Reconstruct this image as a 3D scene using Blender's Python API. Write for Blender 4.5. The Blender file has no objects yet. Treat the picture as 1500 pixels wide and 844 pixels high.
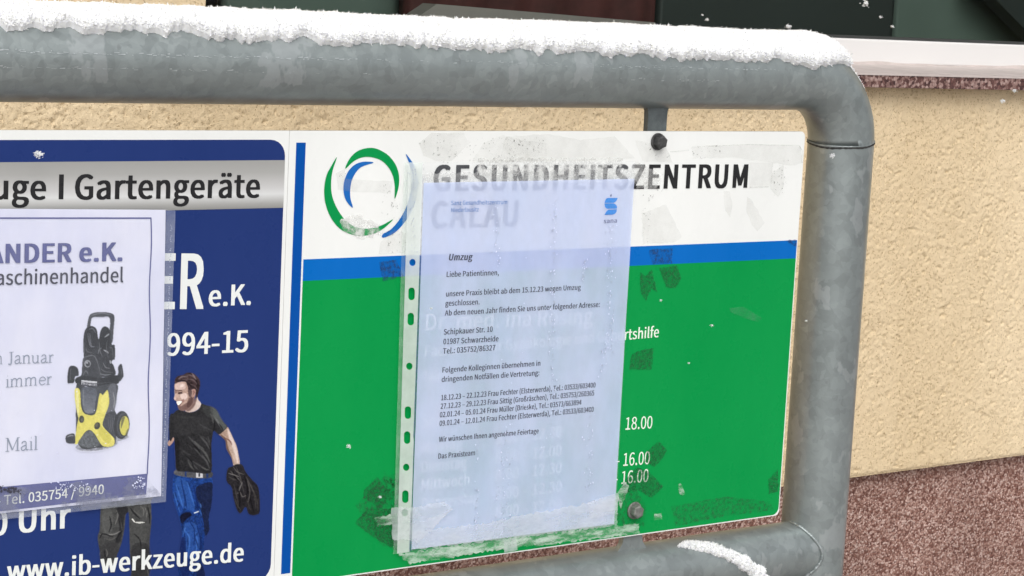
import bpy, math, random
import numpy as np
from mathutils import Matrix, Vector

random.seed(7)
rng = np.random.default_rng(11)
scene = bpy.context.scene
COL = scene.collection
ZO = 1.40                     # height of the sign's top edge above the pavement

# ------------------------------------------------------------------ camera
RW = np.array([[0.8103859846731343, -0.5837923196022963, 0.0496093077831656],
               [-0.04182318665967987, -0.14209673610136164, -0.9889688259227232],
               [0.5844017256160219, 0.7993716564669467, -0.1395692585575548]])
CAM = np.array([-1.3246233091627653, -1.3805583506581751, 0.11307503074658506])
F = 3106.269
cd = bpy.data.cameras.new('camera')
cam = bpy.data.objects.new('camera', cd)
COL.objects.link(cam)
m = Matrix.Identity(4)
for i in range(3):
    m[i][0] = RW[0][i]; m[i][1] = -RW[1][i]; m[i][2] = -RW[2][i]
    m[i][3] = CAM[i] + (ZO if i == 2 else 0)
cam.matrix_world = m
cd.sensor_width = 36.0
cd.lens = 36.0 * F / 1500.0
cd.clip_start = 0.02
cd.clip_end = 500
scene.camera = cam

# ------------------------------------------------------------------ sky, sun
SUN_EL, SUN_AZ = math.radians(48), math.radians(205)      # azimuth measured from +Y, clockwise
w = bpy.data.worlds.new('World'); scene.world = w; w.use_nodes = True
nt = w.node_tree; bg = nt.nodes['Background']
sky = nt.nodes.new('ShaderNodeTexSky'); sky.sky_type = 'NISHITA'; sky.sun_disc = False
sky.sun_elevation = SUN_EL; sky.sun_rotation = SUN_AZ
sky.air_density = 1.0; sky.dust_density = 4.0; sky.ozone_density = 1.0
hs = nt.nodes.new('ShaderNodeHueSaturation'); hs.inputs['Saturation'].default_value = 0.16
nt.links.new(sky.outputs[0], hs.inputs['Color']); nt.links.new(hs.outputs[0], bg.inputs[0])
bg.inputs[1].default_value = 0.12
sl = bpy.data.lights.new('sun', 'SUN'); sl.energy = 1.0; sl.angle = math.radians(50); sl.color = (1, .97, .93)
sun = bpy.data.objects.new('sun', sl); COL.objects.link(sun)
d = Vector((math.sin(SUN_AZ) * math.cos(SUN_EL), math.cos(SUN_AZ) * math.cos(SUN_EL), math.sin(SUN_EL)))
sun.rotation_euler = (-d).to_track_quat('-Z', 'Y').to_euler()
sun.location = (-1, -3, 5)
scene.view_settings.view_transform = 'Standard'; scene.view_settings.look = 'None'
scene.view_settings.gamma = 1.0; scene.view_settings.exposure = 0.31
scene.cycles.transparent_max_bounces = 24
scene.cycles.max_bounces = 8
scene.cycles.use_denoising = True

# ------------------------------------------------------------------ helpers
def at(px, py, y=0.0):
    """a point of the upright plane y = const seen at photo pixel px, py -> (x, z)"""
    dv = RW.T @ np.array([(px - 750) / F, (py - 422) / F, 1.0])
    s = (y - CAM[1]) / dv[1]
    p = CAM + s * dv
    return float(p[0]), float(p[2])

def lin(c):
    c = c / 255.0
    return c / 12.92 if c <= 0.04045 else ((c + 0.055) / 1.055) ** 2.4

ILL = 1.08
def S(r, g, b, k=ILL):
    return (min(.97, lin(r) / k), min(.97, lin(g) / k), min(.97, lin(b) / k), 1)

WORLD = {}
def link(o, parent, org):
    COL.objects.link(o)
    WORLD[o.name] = org
    if parent is not None:
        o.parent = parent
        po = WORLD[parent.name]
        o.location = (org[0] - po[0], org[1] - po[1], org[2] - po[2])
    else:
        o.location = org
    return o

def props(o, label=None, cat=None, group=None, kind=None):
    if label: o['label'] = label
    if cat: o['category'] = cat
    if group: o['group'] = group
    if kind: o['kind'] = kind
    return o

def obj(name, verts, faces, mat, parent=None, smooth=False, org=None):
    """verts in sign coordinates (x right, y away, z up from the sign's top edge)"""
    V = np.array(verts, float).reshape(-1, 3) + np.array([0, 0, ZO])
    if org is None:
        o3 = (V.min(0) + V.max(0)) / 2
    else:
        o3 = np.array(org, float) + np.array([0, 0, ZO])
    me = bpy.data.meshes.new(name)
    me.from_pydata((V - o3).tolist(), [], faces)
    if smooth:
        me.polygons.foreach_set('use_smooth', [True] * len(me.polygons))
    me.materials.append(mat)
    me.update()
    o = bpy.data.objects.new(name, me)
    return link(o, parent, tuple(o3))

def grid_obj(name, P, mat, parent=None, smooth=True, keep=None, colors=None):
    """P: (n, m, 3) array of points"""
    n, mm = P.shape[:2]
    idx = np.arange(n * mm).reshape(n, mm)
    f = np.stack([idx[:-1, :-1], idx[1:, :-1], idx[1:, 1:], idx[:-1, 1:]], -1).reshape(-1, 4)
    if keep is not None:
        f = f[keep.reshape(-1)]
    V = P.reshape(-1, 3) + np.array([0, 0, ZO])
    used = np.unique(f); remap = -np.ones(len(V), int); remap[used] = np.arange(len(used))
    V = V[used]; f = remap[f]
    o3 = (V.min(0) + V.max(0)) / 2
    me = bpy.data.meshes.new(name)
    me.vertices.add(len(V)); me.vertices.foreach_set('co', (V - o3).ravel())
    me.loops.add(len(f) * 4); me.loops.foreach_set('vertex_index', f.ravel())
    me.polygons.add(len(f)); me.polygons.foreach_set('loop_start', np.arange(len(f)) * 4)
    me.polygons.foreach_set('loop_total', np.full(len(f), 4))
    if smooth: me.polygons.foreach_set('use_smooth', np.ones(len(f), bool))
    me.update(calc_edges=True); me.validate()
    if colors is not None:
        ca = me.color_attributes.new('print', 'FLOAT_COLOR', 'POINT')
        cc = colors.reshape(-1, 3)[used]
        ca.data.foreach_set('color', np.concatenate([cc, np.ones((len(cc), 1))], 1).ravel())
    me.materials.append(mat)
    o = bpy.data.objects.new(name, me)
    return link(o, parent, tuple(o3))

def empty(name, loc, **k):
    o = bpy.data.objects.new(name, None); o.empty_display_size = 0.05
    link(o, None, (loc[0], loc[1], loc[2] + ZO))
    return props(o, **k)

def box(name, x0, x1, y0, y1, z0, z1, mat, parent=None, bevel=0.0):
    v = [(x, y, z) for x in (x0, x1) for y in (y0, y1) for z in (z0, z1)]
    f = [(0, 1, 3, 2), (4, 6, 7, 5), (0, 4, 5, 1), (2, 3, 7, 6), (0, 2, 6, 4), (1, 5, 7, 3)]
    o = obj(name, v, f, mat, parent)
    if bevel:
        b = o.modifiers.new('bevel', 'BEVEL'); b.width = bevel; b.segments = 2
    return o

def smooth_closed(pts, n=6):
    p = np.array(pts, float); N = len(p); out = []
    for i in range(N):
        p0, p1, p2, p3 = p[i - 1], p[i], p[(i + 1) % N], p[(i + 2) % N]
        for k in range(n):
            t = k / n
            out.append(0.5 * ((2 * p1) + (-p0 + p2) * t + (2 * p0 - 5 * p1 + 4 * p2 - p3) * t * t + (-p0 + 3 * p1 - 3 * p2 + p3) * t ** 3))
    return out

def spline(pts, n=6):
    p = [np.array(q, float) for q in pts]; p = [2 * p[0] - p[1]] + p + [2 * p[-1] - p[-2]]
    out = []
    for i in range(1, len(p) - 2):
        p0, p1, p2, p3 = p[i - 1:i + 3]
        for k in range(n):
            t = k / n
            out.append(0.5 * ((2 * p1) + (-p0 + p2) * t + (2 * p0 - 5 * p1 + 4 * p2 - p3) * t * t + (-p0 + 3 * p1 - 3 * p2 + p3) * t ** 3))
    out.append(p[-2])
    return out

def C(ox, oy, s, pts):
    return [(ox + a / s, oy + b / s) for a, b in pts]

def flat(name, pts, y, mat, parent, plane=None):
    """a flat printed shape: outline given as photo pixels laid on the upright plane"""
    q = [at(a, b, y if plane is None else plane) for a, b in pts]
    from mathutils.geometry import tessellate_polygon
    tri = tessellate_polygon([[Vector((a, b, 0)) for a, b in q]])
    return obj(name, [(a, y, b) for a, b in q], [tuple(t) for t in tri], mat, parent)

def sheet(name, x0, x1, z0, z1, y, mat, parent):
    return obj(name, [(x0, y, z0), (x1, y, z0), (x1, y, z1), (x0, y, z1)], [(0, 1, 2, 3)], mat, parent)

# numpy value noise
def _h(ix, iy, iz, seed):
    n = (ix.astype(np.int64) * 374761393 + iy.astype(np.int64) * 668265263 + iz.astype(np.int64) * 2147483647 + seed * 1274126177) & 0xFFFFFFFF
    n = ((n ^ (n >> 13)) * 1274126177) & 0xFFFFFFFF
    n = ((n ^ (n >> 16)) * 2246822519) & 0xFFFFFFFF
    return ((n ^ (n >> 15)) & 0xFFFFFF) / float(0xFFFFFF)
def vn(x, y, z=None, sc=1.0, seed=0):
    x = np.asarray(x, float) * sc; y = np.asarray(y, float) * sc
    z = np.zeros_like(x) if z is None else np.asarray(z, float) * sc
    ix, iy, iz = np.floor(x), np.floor(y), np.floor(z)
    fx, fy, fz = x - ix, y - iy, z - iz
    fx, fy, fz = [t * t * (3 - 2 * t) for t in (fx, fy, fz)]
    r = 0
    for a in (0, 1):
        for b in (0, 1):
            for c in (0, 1):
                wgt = (fx if a else 1 - fx) * (fy if b else 1 - fy) * (fz if c else 1 - fz)
                r = r + wgt * _h(ix + a, iy + b, iz + c, seed)
    return r

# ------------------------------------------------------------------ materials
def newmat(name):
    m = bpy.data.materials.new(name); m.use_nodes = True
    t = m.node_tree; t.nodes.clear()
    out = t.nodes.new('ShaderNodeOutputMaterial')
    return m, t, out
def N(t, kind, **k):
    n = t.nodes.new('ShaderNode' + kind)
    for a, b in k.items():
        if a.startswith('i_'):
            n.inputs[a[2:].replace('_', ' ')].default_value = b
        else:
            setattr(n, a, b)
    return n
def L(t, a, b): t.links.new(a, b)
def ramp(t, src, stops):
    r = N(t, 'ValToRGB'); e = r.color_ramp.elements
    e[0].position, e[0].color = stops[0]; e[1].position, e[1].color = stops[-1]
    for p, c in stops[1:-1]:
        q = e.new(p); q.color = c
    L(t, src, r.inputs[0]); return r.outputs[0]
def noise(t, scale, detail=3, rough=.5, vec=None, out=0):
    n = N(t, 'TexNoise'); n.inputs['Scale'].default_value = scale; n.inputs['Detail'].default_value = detail
    n.inputs['Roughness'].default_value = rough
    if vec is not None: L(t, vec, n.inputs['Vector'])
    return n.outputs[out]
def coords(t, scale=(1, 1, 1)):
    g = N(t, 'NewGeometry'); mp = N(t, 'Mapping'); mp.inputs['Scale'].default_value = scale
    L(t, g.outputs['Position'], mp.inputs['Vector']); return mp.outputs[0]
def mixc(t, fac, a, b, mode='MIX'):
    n = N(t, 'MixRGB', blend_type=mode)
    for s, v in ((0, fac), (1, a), (2, b)):
        if hasattr(v, 'node'): L(t, v, n.inputs[s])
        else: n.inputs[s].default_value = v
    return n.outputs[0]
def bump(t, h, strength, dist, prev=None):
    b = N(t, 'Bump'); b.inputs['Strength'].default_value = strength; b.inputs['Distance'].default_value = dist
    L(t, h, b.inputs['Height'])
    if prev is not None: L(t, prev, b.inputs['Normal'])
    return b.outputs[0]
def math_(t, op, a, b=0.0):
    n = N(t, 'Math', operation=op)
    for s, v in ((0, a), (1, b)):
        if hasattr(v, 'node'): L(t, v, n.inputs[s])
        else: n.inputs[s].default_value = v
    return n.outputs[0]

def plain(name, col, rough=.5, spec=.5, metal=0.0, vary=0.06, vs=60, bmp=0.0):
    m, t, out = newmat(name)
    p = N(t, 'BsdfPrincipled'); p.inputs['Roughness'].default_value = rough
    p.inputs['Metallic'].default_value = metal
    p.inputs['Specular IOR Level'].default_value = spec
    v = coords(t)
    n1 = noise(t, vs, 4, .6, v)
    lo = tuple(c * (1 - vary) for c in col[:3]) + (1,); hi = tuple(min(1, c * (1 + vary)) for c in col[:3]) + (1,)
    L(t, ramp(t, n1, [(.3, lo), (.7, hi)]), p.inputs['Base Color'])
    if bmp:
        L(t, bump(t, noise(t, vs * 8, 3, .6, v), bmp, .001), p.inputs['Normal'])
    L(t, p.outputs[0], out.inputs[0])
    return m

def printed(name, col, rough=.32, vary=.05):
    """ink on the laminated sign, faintly dirty and wet"""
    m, t, out = newmat(name)
    p = N(t, 'BsdfPrincipled'); p.inputs['Specular IOR Level'].default_value = .10
    v = coords(t)
    n1 = noise(t, 9, 5, .65, coords(t, (1, 1, .35)))
    lo = tuple(c * (1 - vary) for c in col[:3]) + (1,); hi = tuple(min(1, c * (1 + vary) + .004) for c in col[:3]) + (1,)
    L(t, ramp(t, n1, [(.3, lo), (.7, hi)]), p.inputs['Base Color'])
    L(t, ramp(t, noise(t, 30, 4, .6, v), [(.35, (rough - .1,) * 3 + (1,)), (.65, (rough + .12,) * 3 + (1,))]), p.inputs['Roughness'])
    L(t, p.outputs[0], out.inputs[0])
    return m

def film(name, col, alpha, scale=120, lo=.45, hi=.6, floor=0.0, rough=.35, stretch=(1, 1, 1), spec=.5, detail=5, bmp=.2):
    """thin see-through layer whose cover varies in ragged blotches"""
    m, t, out = newmat(name)
    p = N(t, 'BsdfPrincipled'); p.inputs['Base Color'].default_value = col; p.inputs['Roughness'].default_value = rough
    p.inputs['Specular IOR Level'].default_value = spec
    v = coords(t, stretch)
    a = ramp(t, noise(t, scale, detail, .7, v), [(lo, (floor,) * 3 + (1,)), (hi, (alpha,) * 3 + (1,))])
    L(t, a, p.inputs['Alpha'])
    if bmp: L(t, bump(t, noise(t, scale * 2, 4, .7, v), bmp, .001), p.inputs['Normal'])
    L(t, p.outputs[0], out.inputs[0])
    return m

def galvanised():
    m, t, out = newmat('galvanised_steel')
    p = N(t, 'BsdfPrincipled'); p.inputs['Metallic'].default_value = .6
    g = coords(t)
    warp = noise(t, 55, 2, .5, g, 1)
    gv = mixc(t, .012, g, warp, 'ADD')
    vo = N(t, 'TexVoronoi'); vo.inputs['Scale'].default_value = 80; vo.feature = 'F1'
    vo.inputs['Randomness'].default_value = 1; L(t, gv, vo.inputs['Vector'])
    vo2 = N(t, 'TexVoronoi'); vo2.inputs['Scale'].default_value = 170; L(t, gv, vo2.inputs['Vector'])
    sp = N(t, 'SeparateColor'); L(t, vo.outputs['Color'], sp.inputs[0])
    sp2 = N(t, 'SeparateColor'); L(t, vo2.outputs['Color'], sp2.inputs[0])
    k = math_(t, 'ADD', math_(t, 'MULTIPLY', sp.outputs[0], .5), math_(t, 'MULTIPLY', sp2.outputs[1], .5))
    big = noise(t, 11, 4, .6, g)
    k = math_(t, 'ADD', math_(t, 'MULTIPLY', k, .42), math_(t, 'MULTIPLY', big, .58))
    col = ramp(t, k, [(.25, (.245, .275, .275, 1)), (.42, (.275, .309, .309, 1)), (.6, (.31, .347, .347, 1)), (.8, (.37, .41, .41, 1))])
    # dull white zinc bloom in ragged patches
    bl = ramp(t, noise(t, 30, 4, .55, coords(t, (1, 1, .6))), [(.60, (0, 0, 0, 1)), (.62, (.42, .42, .42, 1))])
    col = mixc(t, bl, col, (.46, .49, .50, 1))
    dk = ramp(t, noise(t, 75, 3, .6, coords(t, (1, 1, .7))), [(.66, (0, 0, 0, 1)), (.74, (.45, .45, .45, 1))])
    col = mixc(t, dk, col, (.19, .20, .205, 1))
    L(t, col, p.inputs['Base Color'])
    L(t, ramp(t, k, [(.3, (.32,) * 3 + (1,)), (.7, (.46,) * 3 + (1,))]), p.inputs['Roughness'])
    b1 = bump(t, noise(t, 120, 4, .6, g), .16, .0012)
    b2 = bump(t, noise(t, 900, 3, .6, g), .18, .0003, b1)
    L(t, b2, p.inputs['Normal'])
    L(t, p.outputs[0], out.inputs[0])
    return m

def stucco():
    m, t, out = newmat('scratch_render')
    p = N(t, 'BsdfPrincipled'); p.inputs['Roughness'].default_value = .9; p.inputs['Specular IOR Level'].default_value = .15
    v = coords(t)
    c = ramp(t, noise(t, 4, 6, .65, coords(t, (1, 1, .5))), [(.32, (.72, .565, .355, 1)), (.64, (.83, .675, .455, 1))])
    c2 = ramp(t, noise(t, 430, 3, .6, v), [(.33, (.58, .52, .45, 1)), (.43, (1, 1, 1, 1))])
    L(t, mixc(t, 1.0, c, c2, 'MULTIPLY'), p.inputs['Base Color'])
    L(t, bump(t, noise(t, 620, 4, .7, v), .8, .0016), p.inputs['Normal'])
    L(t, p.outputs[0], out.inputs[0])
    return m

def granules(name, scale, cols, bmp=.8, dist=.003):
    m, t, out = newmat(name)
    p = N(t, 'BsdfPrincipled'); p.inputs['Roughness'].default_value = .5; p.inputs['Specular IOR Level'].default_value = .4
    v = coords(t)
    gv = mixc(t, .004, v, noise(t, scale * 1.3, 2, .5, v, 1), 'ADD')
    vo = N(t, 'TexVoronoi'); vo.inputs['Scale'].default_value = scale; L(t, gv, vo.inputs['Vector'])
    sp = N(t, 'SeparateColor'); L(t, vo.outputs['Color'], sp.inputs[0])
    c = ramp(t, sp.outputs[0], cols)
    dst = ramp(t, vo.outputs['Distance'], [(.35, (1, 1, 1, 1)), (.8, (.6, .52, .5, 1))])
    c = mixc(t, 1.0, c, dst, 'MULTIPLY')
    big = ramp(t, noise(t, 6, 3, .6, v), [(.3, (.86, .86, .86, 1)), (.7, (1.1, 1.1, 1.1, 1))])
    c = mixc(t, 1.0, c, big, 'MULTIPLY')
    L(t, c, p.inputs['Base Color'])
    h = math_(t, 'SUBTRACT', 1.0, vo.outputs['Distance'])
    L(t, bump(t, h, bmp, dist), p.inputs['Normal'])
    L(t, p.outputs[0], out.inputs[0])
    return m

def snowmat():
    m, t, out = newmat('snow')
    p = N(t, 'BsdfPrincipled'); p.inputs['Base Color'].default_value = (.88, .89, .90, 1)
    p.inputs['Roughness'].default_value = .75; p.inputs['Specular IOR Level'].default_value = .25
    v = coords(t)
    L(t, bump(t, noise(t, 900, 4, .7, v), .5, .001), p.inputs['Normal'])
    p.inputs['Subsurface Weight'].default_value = .25
    p.inputs['Subsurface Radius'].default_value = (.004, .004, .005)
    L(t, p.outputs[0], out.inputs[0])
    return m

def paper(name, c1, c2, t_amount, rough=.6):
    m, t, out = newmat(name)
    p = N(t, 'BsdfPrincipled'); p.inputs['Roughness'].default_value = rough; p.inputs['Specular IOR Level'].default_value = .25
    v = coords(t, (1, 1, .55))
    L(t, ramp(t, noise(t, 16, 4, .6, v), [(.32, c1), (.68, c2)]), p.inputs['Base Color'])
    L(t, bump(t, noise(t, 25, 3, .5, v), .25, .004), p.inputs['Normal'])
    if t_amount > 0:
        a = ramp(t, noise(t, 22, 4, .6, v), [(.35, (1 - t_amount * 1.2,) * 3 + (1,)), (.65, (1 - t_amount * .8,) * 3 + (1,))])
        L(t, a, p.inputs['Alpha'])
    L(t, p.outputs[0], out.inputs[0])
    return m

def printcolors(name, rough=.35):
    m, t, out = newmat(name)
    p = N(t, 'BsdfPrincipled'); p.inputs['Roughness'].default_value = rough; p.inputs['Specular IOR Level'].default_value = .12
    a = N(t, 'VertexColor'); a.layer_name = 'print'
    L(t, a.outputs[0], p.inputs['Base Color']); L(t, p.outputs[0], out.inputs[0])
    return m

M = dict(
    steel=galvanised(), stucco=stucco(), snow=snowmat(),
    plinth=granules('mosaic_plaster', 400, [(.1, (.19, .075, .055, 1)), (.3, (.29, .14, .105, 1)), (.5, (.43, .25, .20, 1)), (.75, (.59, .39, .33, 1)), (.97, (.74, .56, .50, 1))]),
    sillstone=granules('red_granite', 260, [(.1, (.06, .025, .025, 1)), (.4, (.16, .075, .065, 1)), (.6, (.30, .19, .17, 1)), (.9, (.42, .30, .27, 1))], .1, .001),
    pvc=plain('white_window_plastic', (.74, .73, .72, 1), .35, .5, vary=.03, vs=4),
    gasket=plain('black_rubber', (.035, .038, .036, 1), .6),
    seal=plain('sealant', (.52, .455, .43, 1), .6, vary=.1, vs=40),
    whiteboard=printed('white_sign_face', S(240, 242, 240), .3, .035),
    edge=plain('aluminium_edge', (.55, .55, .5, 1), .4, .5, .6),
    green=printed('green_ink', (.0, .285, .060, 1), .3, .05),
    band=printed('blue_ink', (.0, .135, .50, 1)),
    stripe=printed('deep_blue_ink', (.0, .075, .36, 1)),
    navy=printed('navy_ink', (.015, .036, .163, 1)),
    black=printed('black_ink', (.022, .022, .024, 1)),
    lgreen=printed('logo_green_ink', (.0, .27, .065, 1)),
    lblue=printed('logo_blue_ink', (.01, .13, .45, 1)),
    whiteink=printed('white_ink', S(236, 240, 238)),
    paleink=printed('pale_green_ink', S(238, 250, 236)),
    notice=paper('notice_paper', (.61, .715, .99, 1), (.67, .735, .99, 1), .32),
    flyer=paper('flyer_paper', S(214, 217, 240), S(230, 231, 246), 0.0),
    notice_ink=plain('laser_toner', (.018, .02, .05, 1), .6),
    notice_blue=plain('pale_blue_toner', (.06, .19, .52, 1), .6, vary=.2, vs=500),
    logo_blue=plain('light_blue_toner', (.02, .24, .72, 1), .6, vary=.15, vs=500),
    grey_toner=plain('grey_blue_toner', (.16, .18, .33, 1), .6),
    flyer_blue=plain('violet_toner', (.085, .095, .27, 1), .55, vary=.12, vs=60),
    flyer_grey=plain('soft_grey_toner', (.26, .30, .38, 1), .6),
    flyer_black=plain('black_toner', (.035, .035, .06, 1), .6),
    prints=printcolors('printed_picture'),
    film=film('clear_pocket_film', (.80, .86, .96, 1), .09, 60, .35, .7, .05, .12, bmp=.15, stretch=(1, 1, .3)),
    film2=film('clear_pocket_margin', (.7, .76, .9, 1), .30, 60, .35, .7, .16, .15, bmp=.15),
    strip=film('milky_punched_film', (.82, .90, .86, 1), .66, 50, .3, .7, .52, .3, bmp=.1),
    seam=film('pocket_seam', (.10, .16, .28, 1), .75, 300, .3, .7, .35, .3),
    tape=film('cloudy_tape', (.84, .87, .92, 1), .46, 45, .35, .68, .20, .3, stretch=(.6, 1, 1.3)),
    tape2=film('ragged_tape', (.66, .80, .70, 1), .6, 90, .42, .62, .06, .35, stretch=(.45, 1, 1.4), bmp=.5),
    fade=film('weathered_whitening', (.84, .85, .83, 1), .75, 110, .42, .60, .05, .5, bmp=0),
    fade_l=film('light_whitening', (.80, .81, .80, 1), .45, 90, .38, .66, .15, .5, bmp=0),
    grime=film('grey_adhesive_residue', (.42, .42, .38, 1), .32, 150, .42, .68, .13, .7),
    grime_l=film('pale_adhesive_residue', (.52, .52, .48, 1), .16, 45, .40, .70, .06, .7),
    dirt=film('dark_dirt_specks', (.10, .10, .09, 1), .75, 420, .60, .68, .0, .8),
    darkres=film('dark_adhesive_on_green', (.008, .125, .036, 1), .70, 600, .44, .62, .16, .5, bmp=.3),
    darkres_l=film('faint_adhesive_on_green', (.02, .14, .048, 1), .6, 300, .48, .66, .06, .5),
    blueres=film('dark_adhesive_on_blue', (.01, .06, .20, 1), .7, 330, .46, .62, .12, .5, bmp=.3),
    bubble=plain('bubble_glint', (.68, .71, .90, 1), .3, .5),  # pale colour paints the glare on the bubbles
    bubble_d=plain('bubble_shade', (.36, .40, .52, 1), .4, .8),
    bolt=plain('weathered_bolt', (.075, .075, .075, 1), .5, .5, .5, vary=.35, vs=300, bmp=.5),
    bolt2=plain('zinc_bolt', (.22, .23, .21, 1), .5, .5, .5, vary=.35, vs=300, bmp=.5),
    seamline=plain('weld_seam_zinc', (.50, .54, .55, 1), .35, .5, .5, vary=.2, vs=400),
    lug=plain('dull_dark_steel', (.12, .14, .145, 1), .55, .5, .3, vary=.25, vs=90, bmp=.3),  # steel darkened to put the shade on the top lugs into its colour
    gap=plain('dark_joint', (.03, .03, .03, 1), .8),
    paving=granules('wet_paving', 60, [(.1, (.26, .26, .26, 1)), (.5, (.42, .42, .42, 1)), (.95, (.60, .60, .61, 1))], .3, .004),
    maroon=plain('maroon_fabric', (.095, .026, .024, 1), .8, vary=.3, vs=25),  # colour of a window reflection, used on a panel behind the glass
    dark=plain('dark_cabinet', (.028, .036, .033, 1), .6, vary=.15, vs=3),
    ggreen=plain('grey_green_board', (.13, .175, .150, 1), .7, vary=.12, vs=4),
    room=plain('room_paint', (.10, .10, .10, 1), .8),
    ledge=plain('grey_ledge', (.42, .37, .35, 1), .7, vary=.12, vs=8),
)

# brushed silver printed gradient
def silver():
    m, t, out = newmat('silver_gradient_ink')
    p = N(t, 'BsdfPrincipled'); p.inputs['Roughness'].default_value = .32; p.inputs['Specular IOR Level'].default_value = .3
    g = N(t, 'NewGeometry'); sx = N(t, 'SeparateXYZ'); L(t, g.outputs['Position'], sx.inputs[0])
    mr = N(t, 'MapRange'); mr.inputs['From Min'].default_value = ZO + at(300, 307)[1]; mr.inputs['From Max'].default_value = ZO + at(300, 235.5)[1]
    L(t, sx.outputs[2], mr.inputs['Value'])
    c = ramp(t, mr.outputs[0], [(0, (.26, .26, .25, 1)), (.10, (.36, .36, .35, 1)), (.30, (.66, .67, .67, 1)), (.42, (.56, .56, .56, 1)), (.75, (.38, .38, .37, 1)), (1, (.33, .33, .32, 1))])
    L(t, c, p.inputs['Base Color']); L(t, p.outputs[0], out.inputs[0])
    return m
M['silver'] = silver()

# pane glass
m_, t_, o_ = newmat('window_glass')
tr = N(t_, 'BsdfTransparent'); tr.inputs[0].default_value = (.86, .92, .89, 1)
gl = N(t_, 'BsdfGlossy'); gl.inputs['Roughness'].default_value = .02
fr = N(t_, 'Fresnel'); fr.inputs[0].default_value = 1.35
mx = N(t_, 'MixShader'); L(t_, fr.outputs[0], mx.inputs[0]); L(t_, tr.outputs[0], mx.inputs[1]); L(t_, gl.outputs[0], mx.inputs[2])
L(t_, mx.outputs[0], o_.inputs[0]); M['glass'] = m_

# ------------------------------------------------------------------ pavement and building
pave = obj('pavement', [(-60, -60, -1.4), (60, -60, -1.4), (60, 60, -1.4), (-60, 60, -1.4)], [(0, 1, 2, 3)], M['paving'])
props(pave, 'pavement dusted with thin snow at the foot of the wall', kind='structure')

YW = 0.45
bld = empty('building', (0, YW, -1.4), label='building with rough beige render over a red speckled plinth and a dark window', cat='building')
ZP, ZS = -0.4694, 0.0175
WX0, WX1, WZ1 = -0.367, 1.95, 1.15

def stucco_patch(name, x0, x1, z0, z1, step=.0017):
    xs = np.arange(x0, x1 + step / 2, step); zs = np.arange(z0, z1 + step / 2, step)
    X, Z = np.meshgrid(xs, zs)
    wx = X + .006 * (vn(X, Z, sc=60, seed=3) - .5); wz = Z + .006 * (vn(X, Z, sc=60, seed=4) - .5)
    h = .0006 * (vn(wx, wz, sc=60, seed=1) - .5) + .0006 * (vn(wx, wz, sc=170, seed=2) - .5) + .0012 * (vn(wx, wz, sc=380, seed=5) - .5)
    ln = np.abs(vn(wx * 1.0 + wz * .35, wz * 1.5 - wx * .2, sc=240, seed=8) - .5)         # short scratches
    mask = np.clip((vn(wx, wz, sc=150, seed=9) - .60) * 8, 0, 1)
    pit = np.clip(1 - ln / .12, 0, 1) * mask
    h = h - .0026 * pit
    Y = YW - h
    # sharp lower lip curls back
    if z0 < -.4:
        k = np.clip(1 - (Z - z0) / .006, 0, 1); Y = Y + .004 * k * k
    return grid_obj(name, np.stack([X, Y, Z], -1), M['stucco'], bld)
stucco_patch('render_coat', -.85, 1.15, ZP, ZS)
stucco_patch('render_coat', -1.05, WX0, ZS + .0005, .36, .003)
def sbox(x0, x1, z0, z1, y0=YW, y1=YW + .12): return box('render_coat', x0, x1, y0, y1, z0, z1, M['stucco'], bld)
sbox(-6, -1.0505, ZP, 3.2); sbox(-1.05, -.8505, ZP, ZS); sbox(1.1515, 6, ZP, ZS); sbox(WX1, 6, ZS + .001, 3.2)
sbox(-1.05, WX1 - .001, WZ1, 3.2); sbox(-1.05, WX0 - .001, .361, WZ1 - .001)
box('wall_core', -6, 6, YW + .125, YW + .40, -1.4, ZS - .02, M['stucco'], bld)
box('reveal', WX0 - .10, WX0 - .0006, YW + .012, YW + .121, ZS + .03, WZ1, M['stucco'], bld)
box('render_underside', -1.05, 1.2512, YW + .002, YW + .12, ZP + .001, ZP + .012, M['stucco'], bld)
# plinth, set back under the render
xs = np.arange(-.75, 1.35, .0035); zs = np.arange(-.84, ZP + .012, .0035)
X, Z = np.meshgrid(xs, zs)
hh = .0016 * (vn(X, Z, sc=280, seed=21) - .5) + .003 * (vn(X, Z, sc=14, seed=22) - .5)
grid_obj('plinth', np.stack([X, YW + .016 - hh, Z], -1), M['plinth'], bld)
box('plinth', -6, -.7505, YW + .016, YW + .12, -1.4, ZP + .011, M['plinth'], bld)
box('plinth', 1.3505, 6, YW + .016, YW + .12, -1.4, ZP + .011, M['plinth'], bld)
box('plinth', -.75, 1.35, YW + .016, YW + .12, -1.4, -.8405, M['plinth'], bld)
# window sill slab sloping outwards
SY0, SY1 = .428, .56
FZ0 = at(1300, 94, .53)[1]
v = [(WX0 - .05, SY0, ZS), (WX1 + .05, SY0, ZS), (WX1 + .05, SY0, .0337), (WX0 - .05, SY0, .0337),
     (WX0 - .05, SY1, ZS + .018), (WX1 + .05, SY1, ZS + .018), (WX1 + .05, SY1, FZ0 - .002), (WX0 - .05, SY1, FZ0 - .002)]
sf = [(0, 1, 2, 3), (3, 2, 6, 7), (0, 4, 5, 1), (0, 3, 7, 4), (1, 5, 6, 2), (4, 7, 6, 5)]
sill = obj('window_sill', v, sf, M['sillstone'], bld)
bv = sill.modifiers.new('bevel', 'BEVEL'); bv.width = .0012; bv.segments = 2
dv_ = [(x, y, z) for x in (WX0 + .002, WX1 - .002) for y, z in ((SY0 - .0012, .0337 - .0012), (SY0 - .0012, .0352), (.529, FZ0 - .0002), (.529, FZ0 - .002))]
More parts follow.
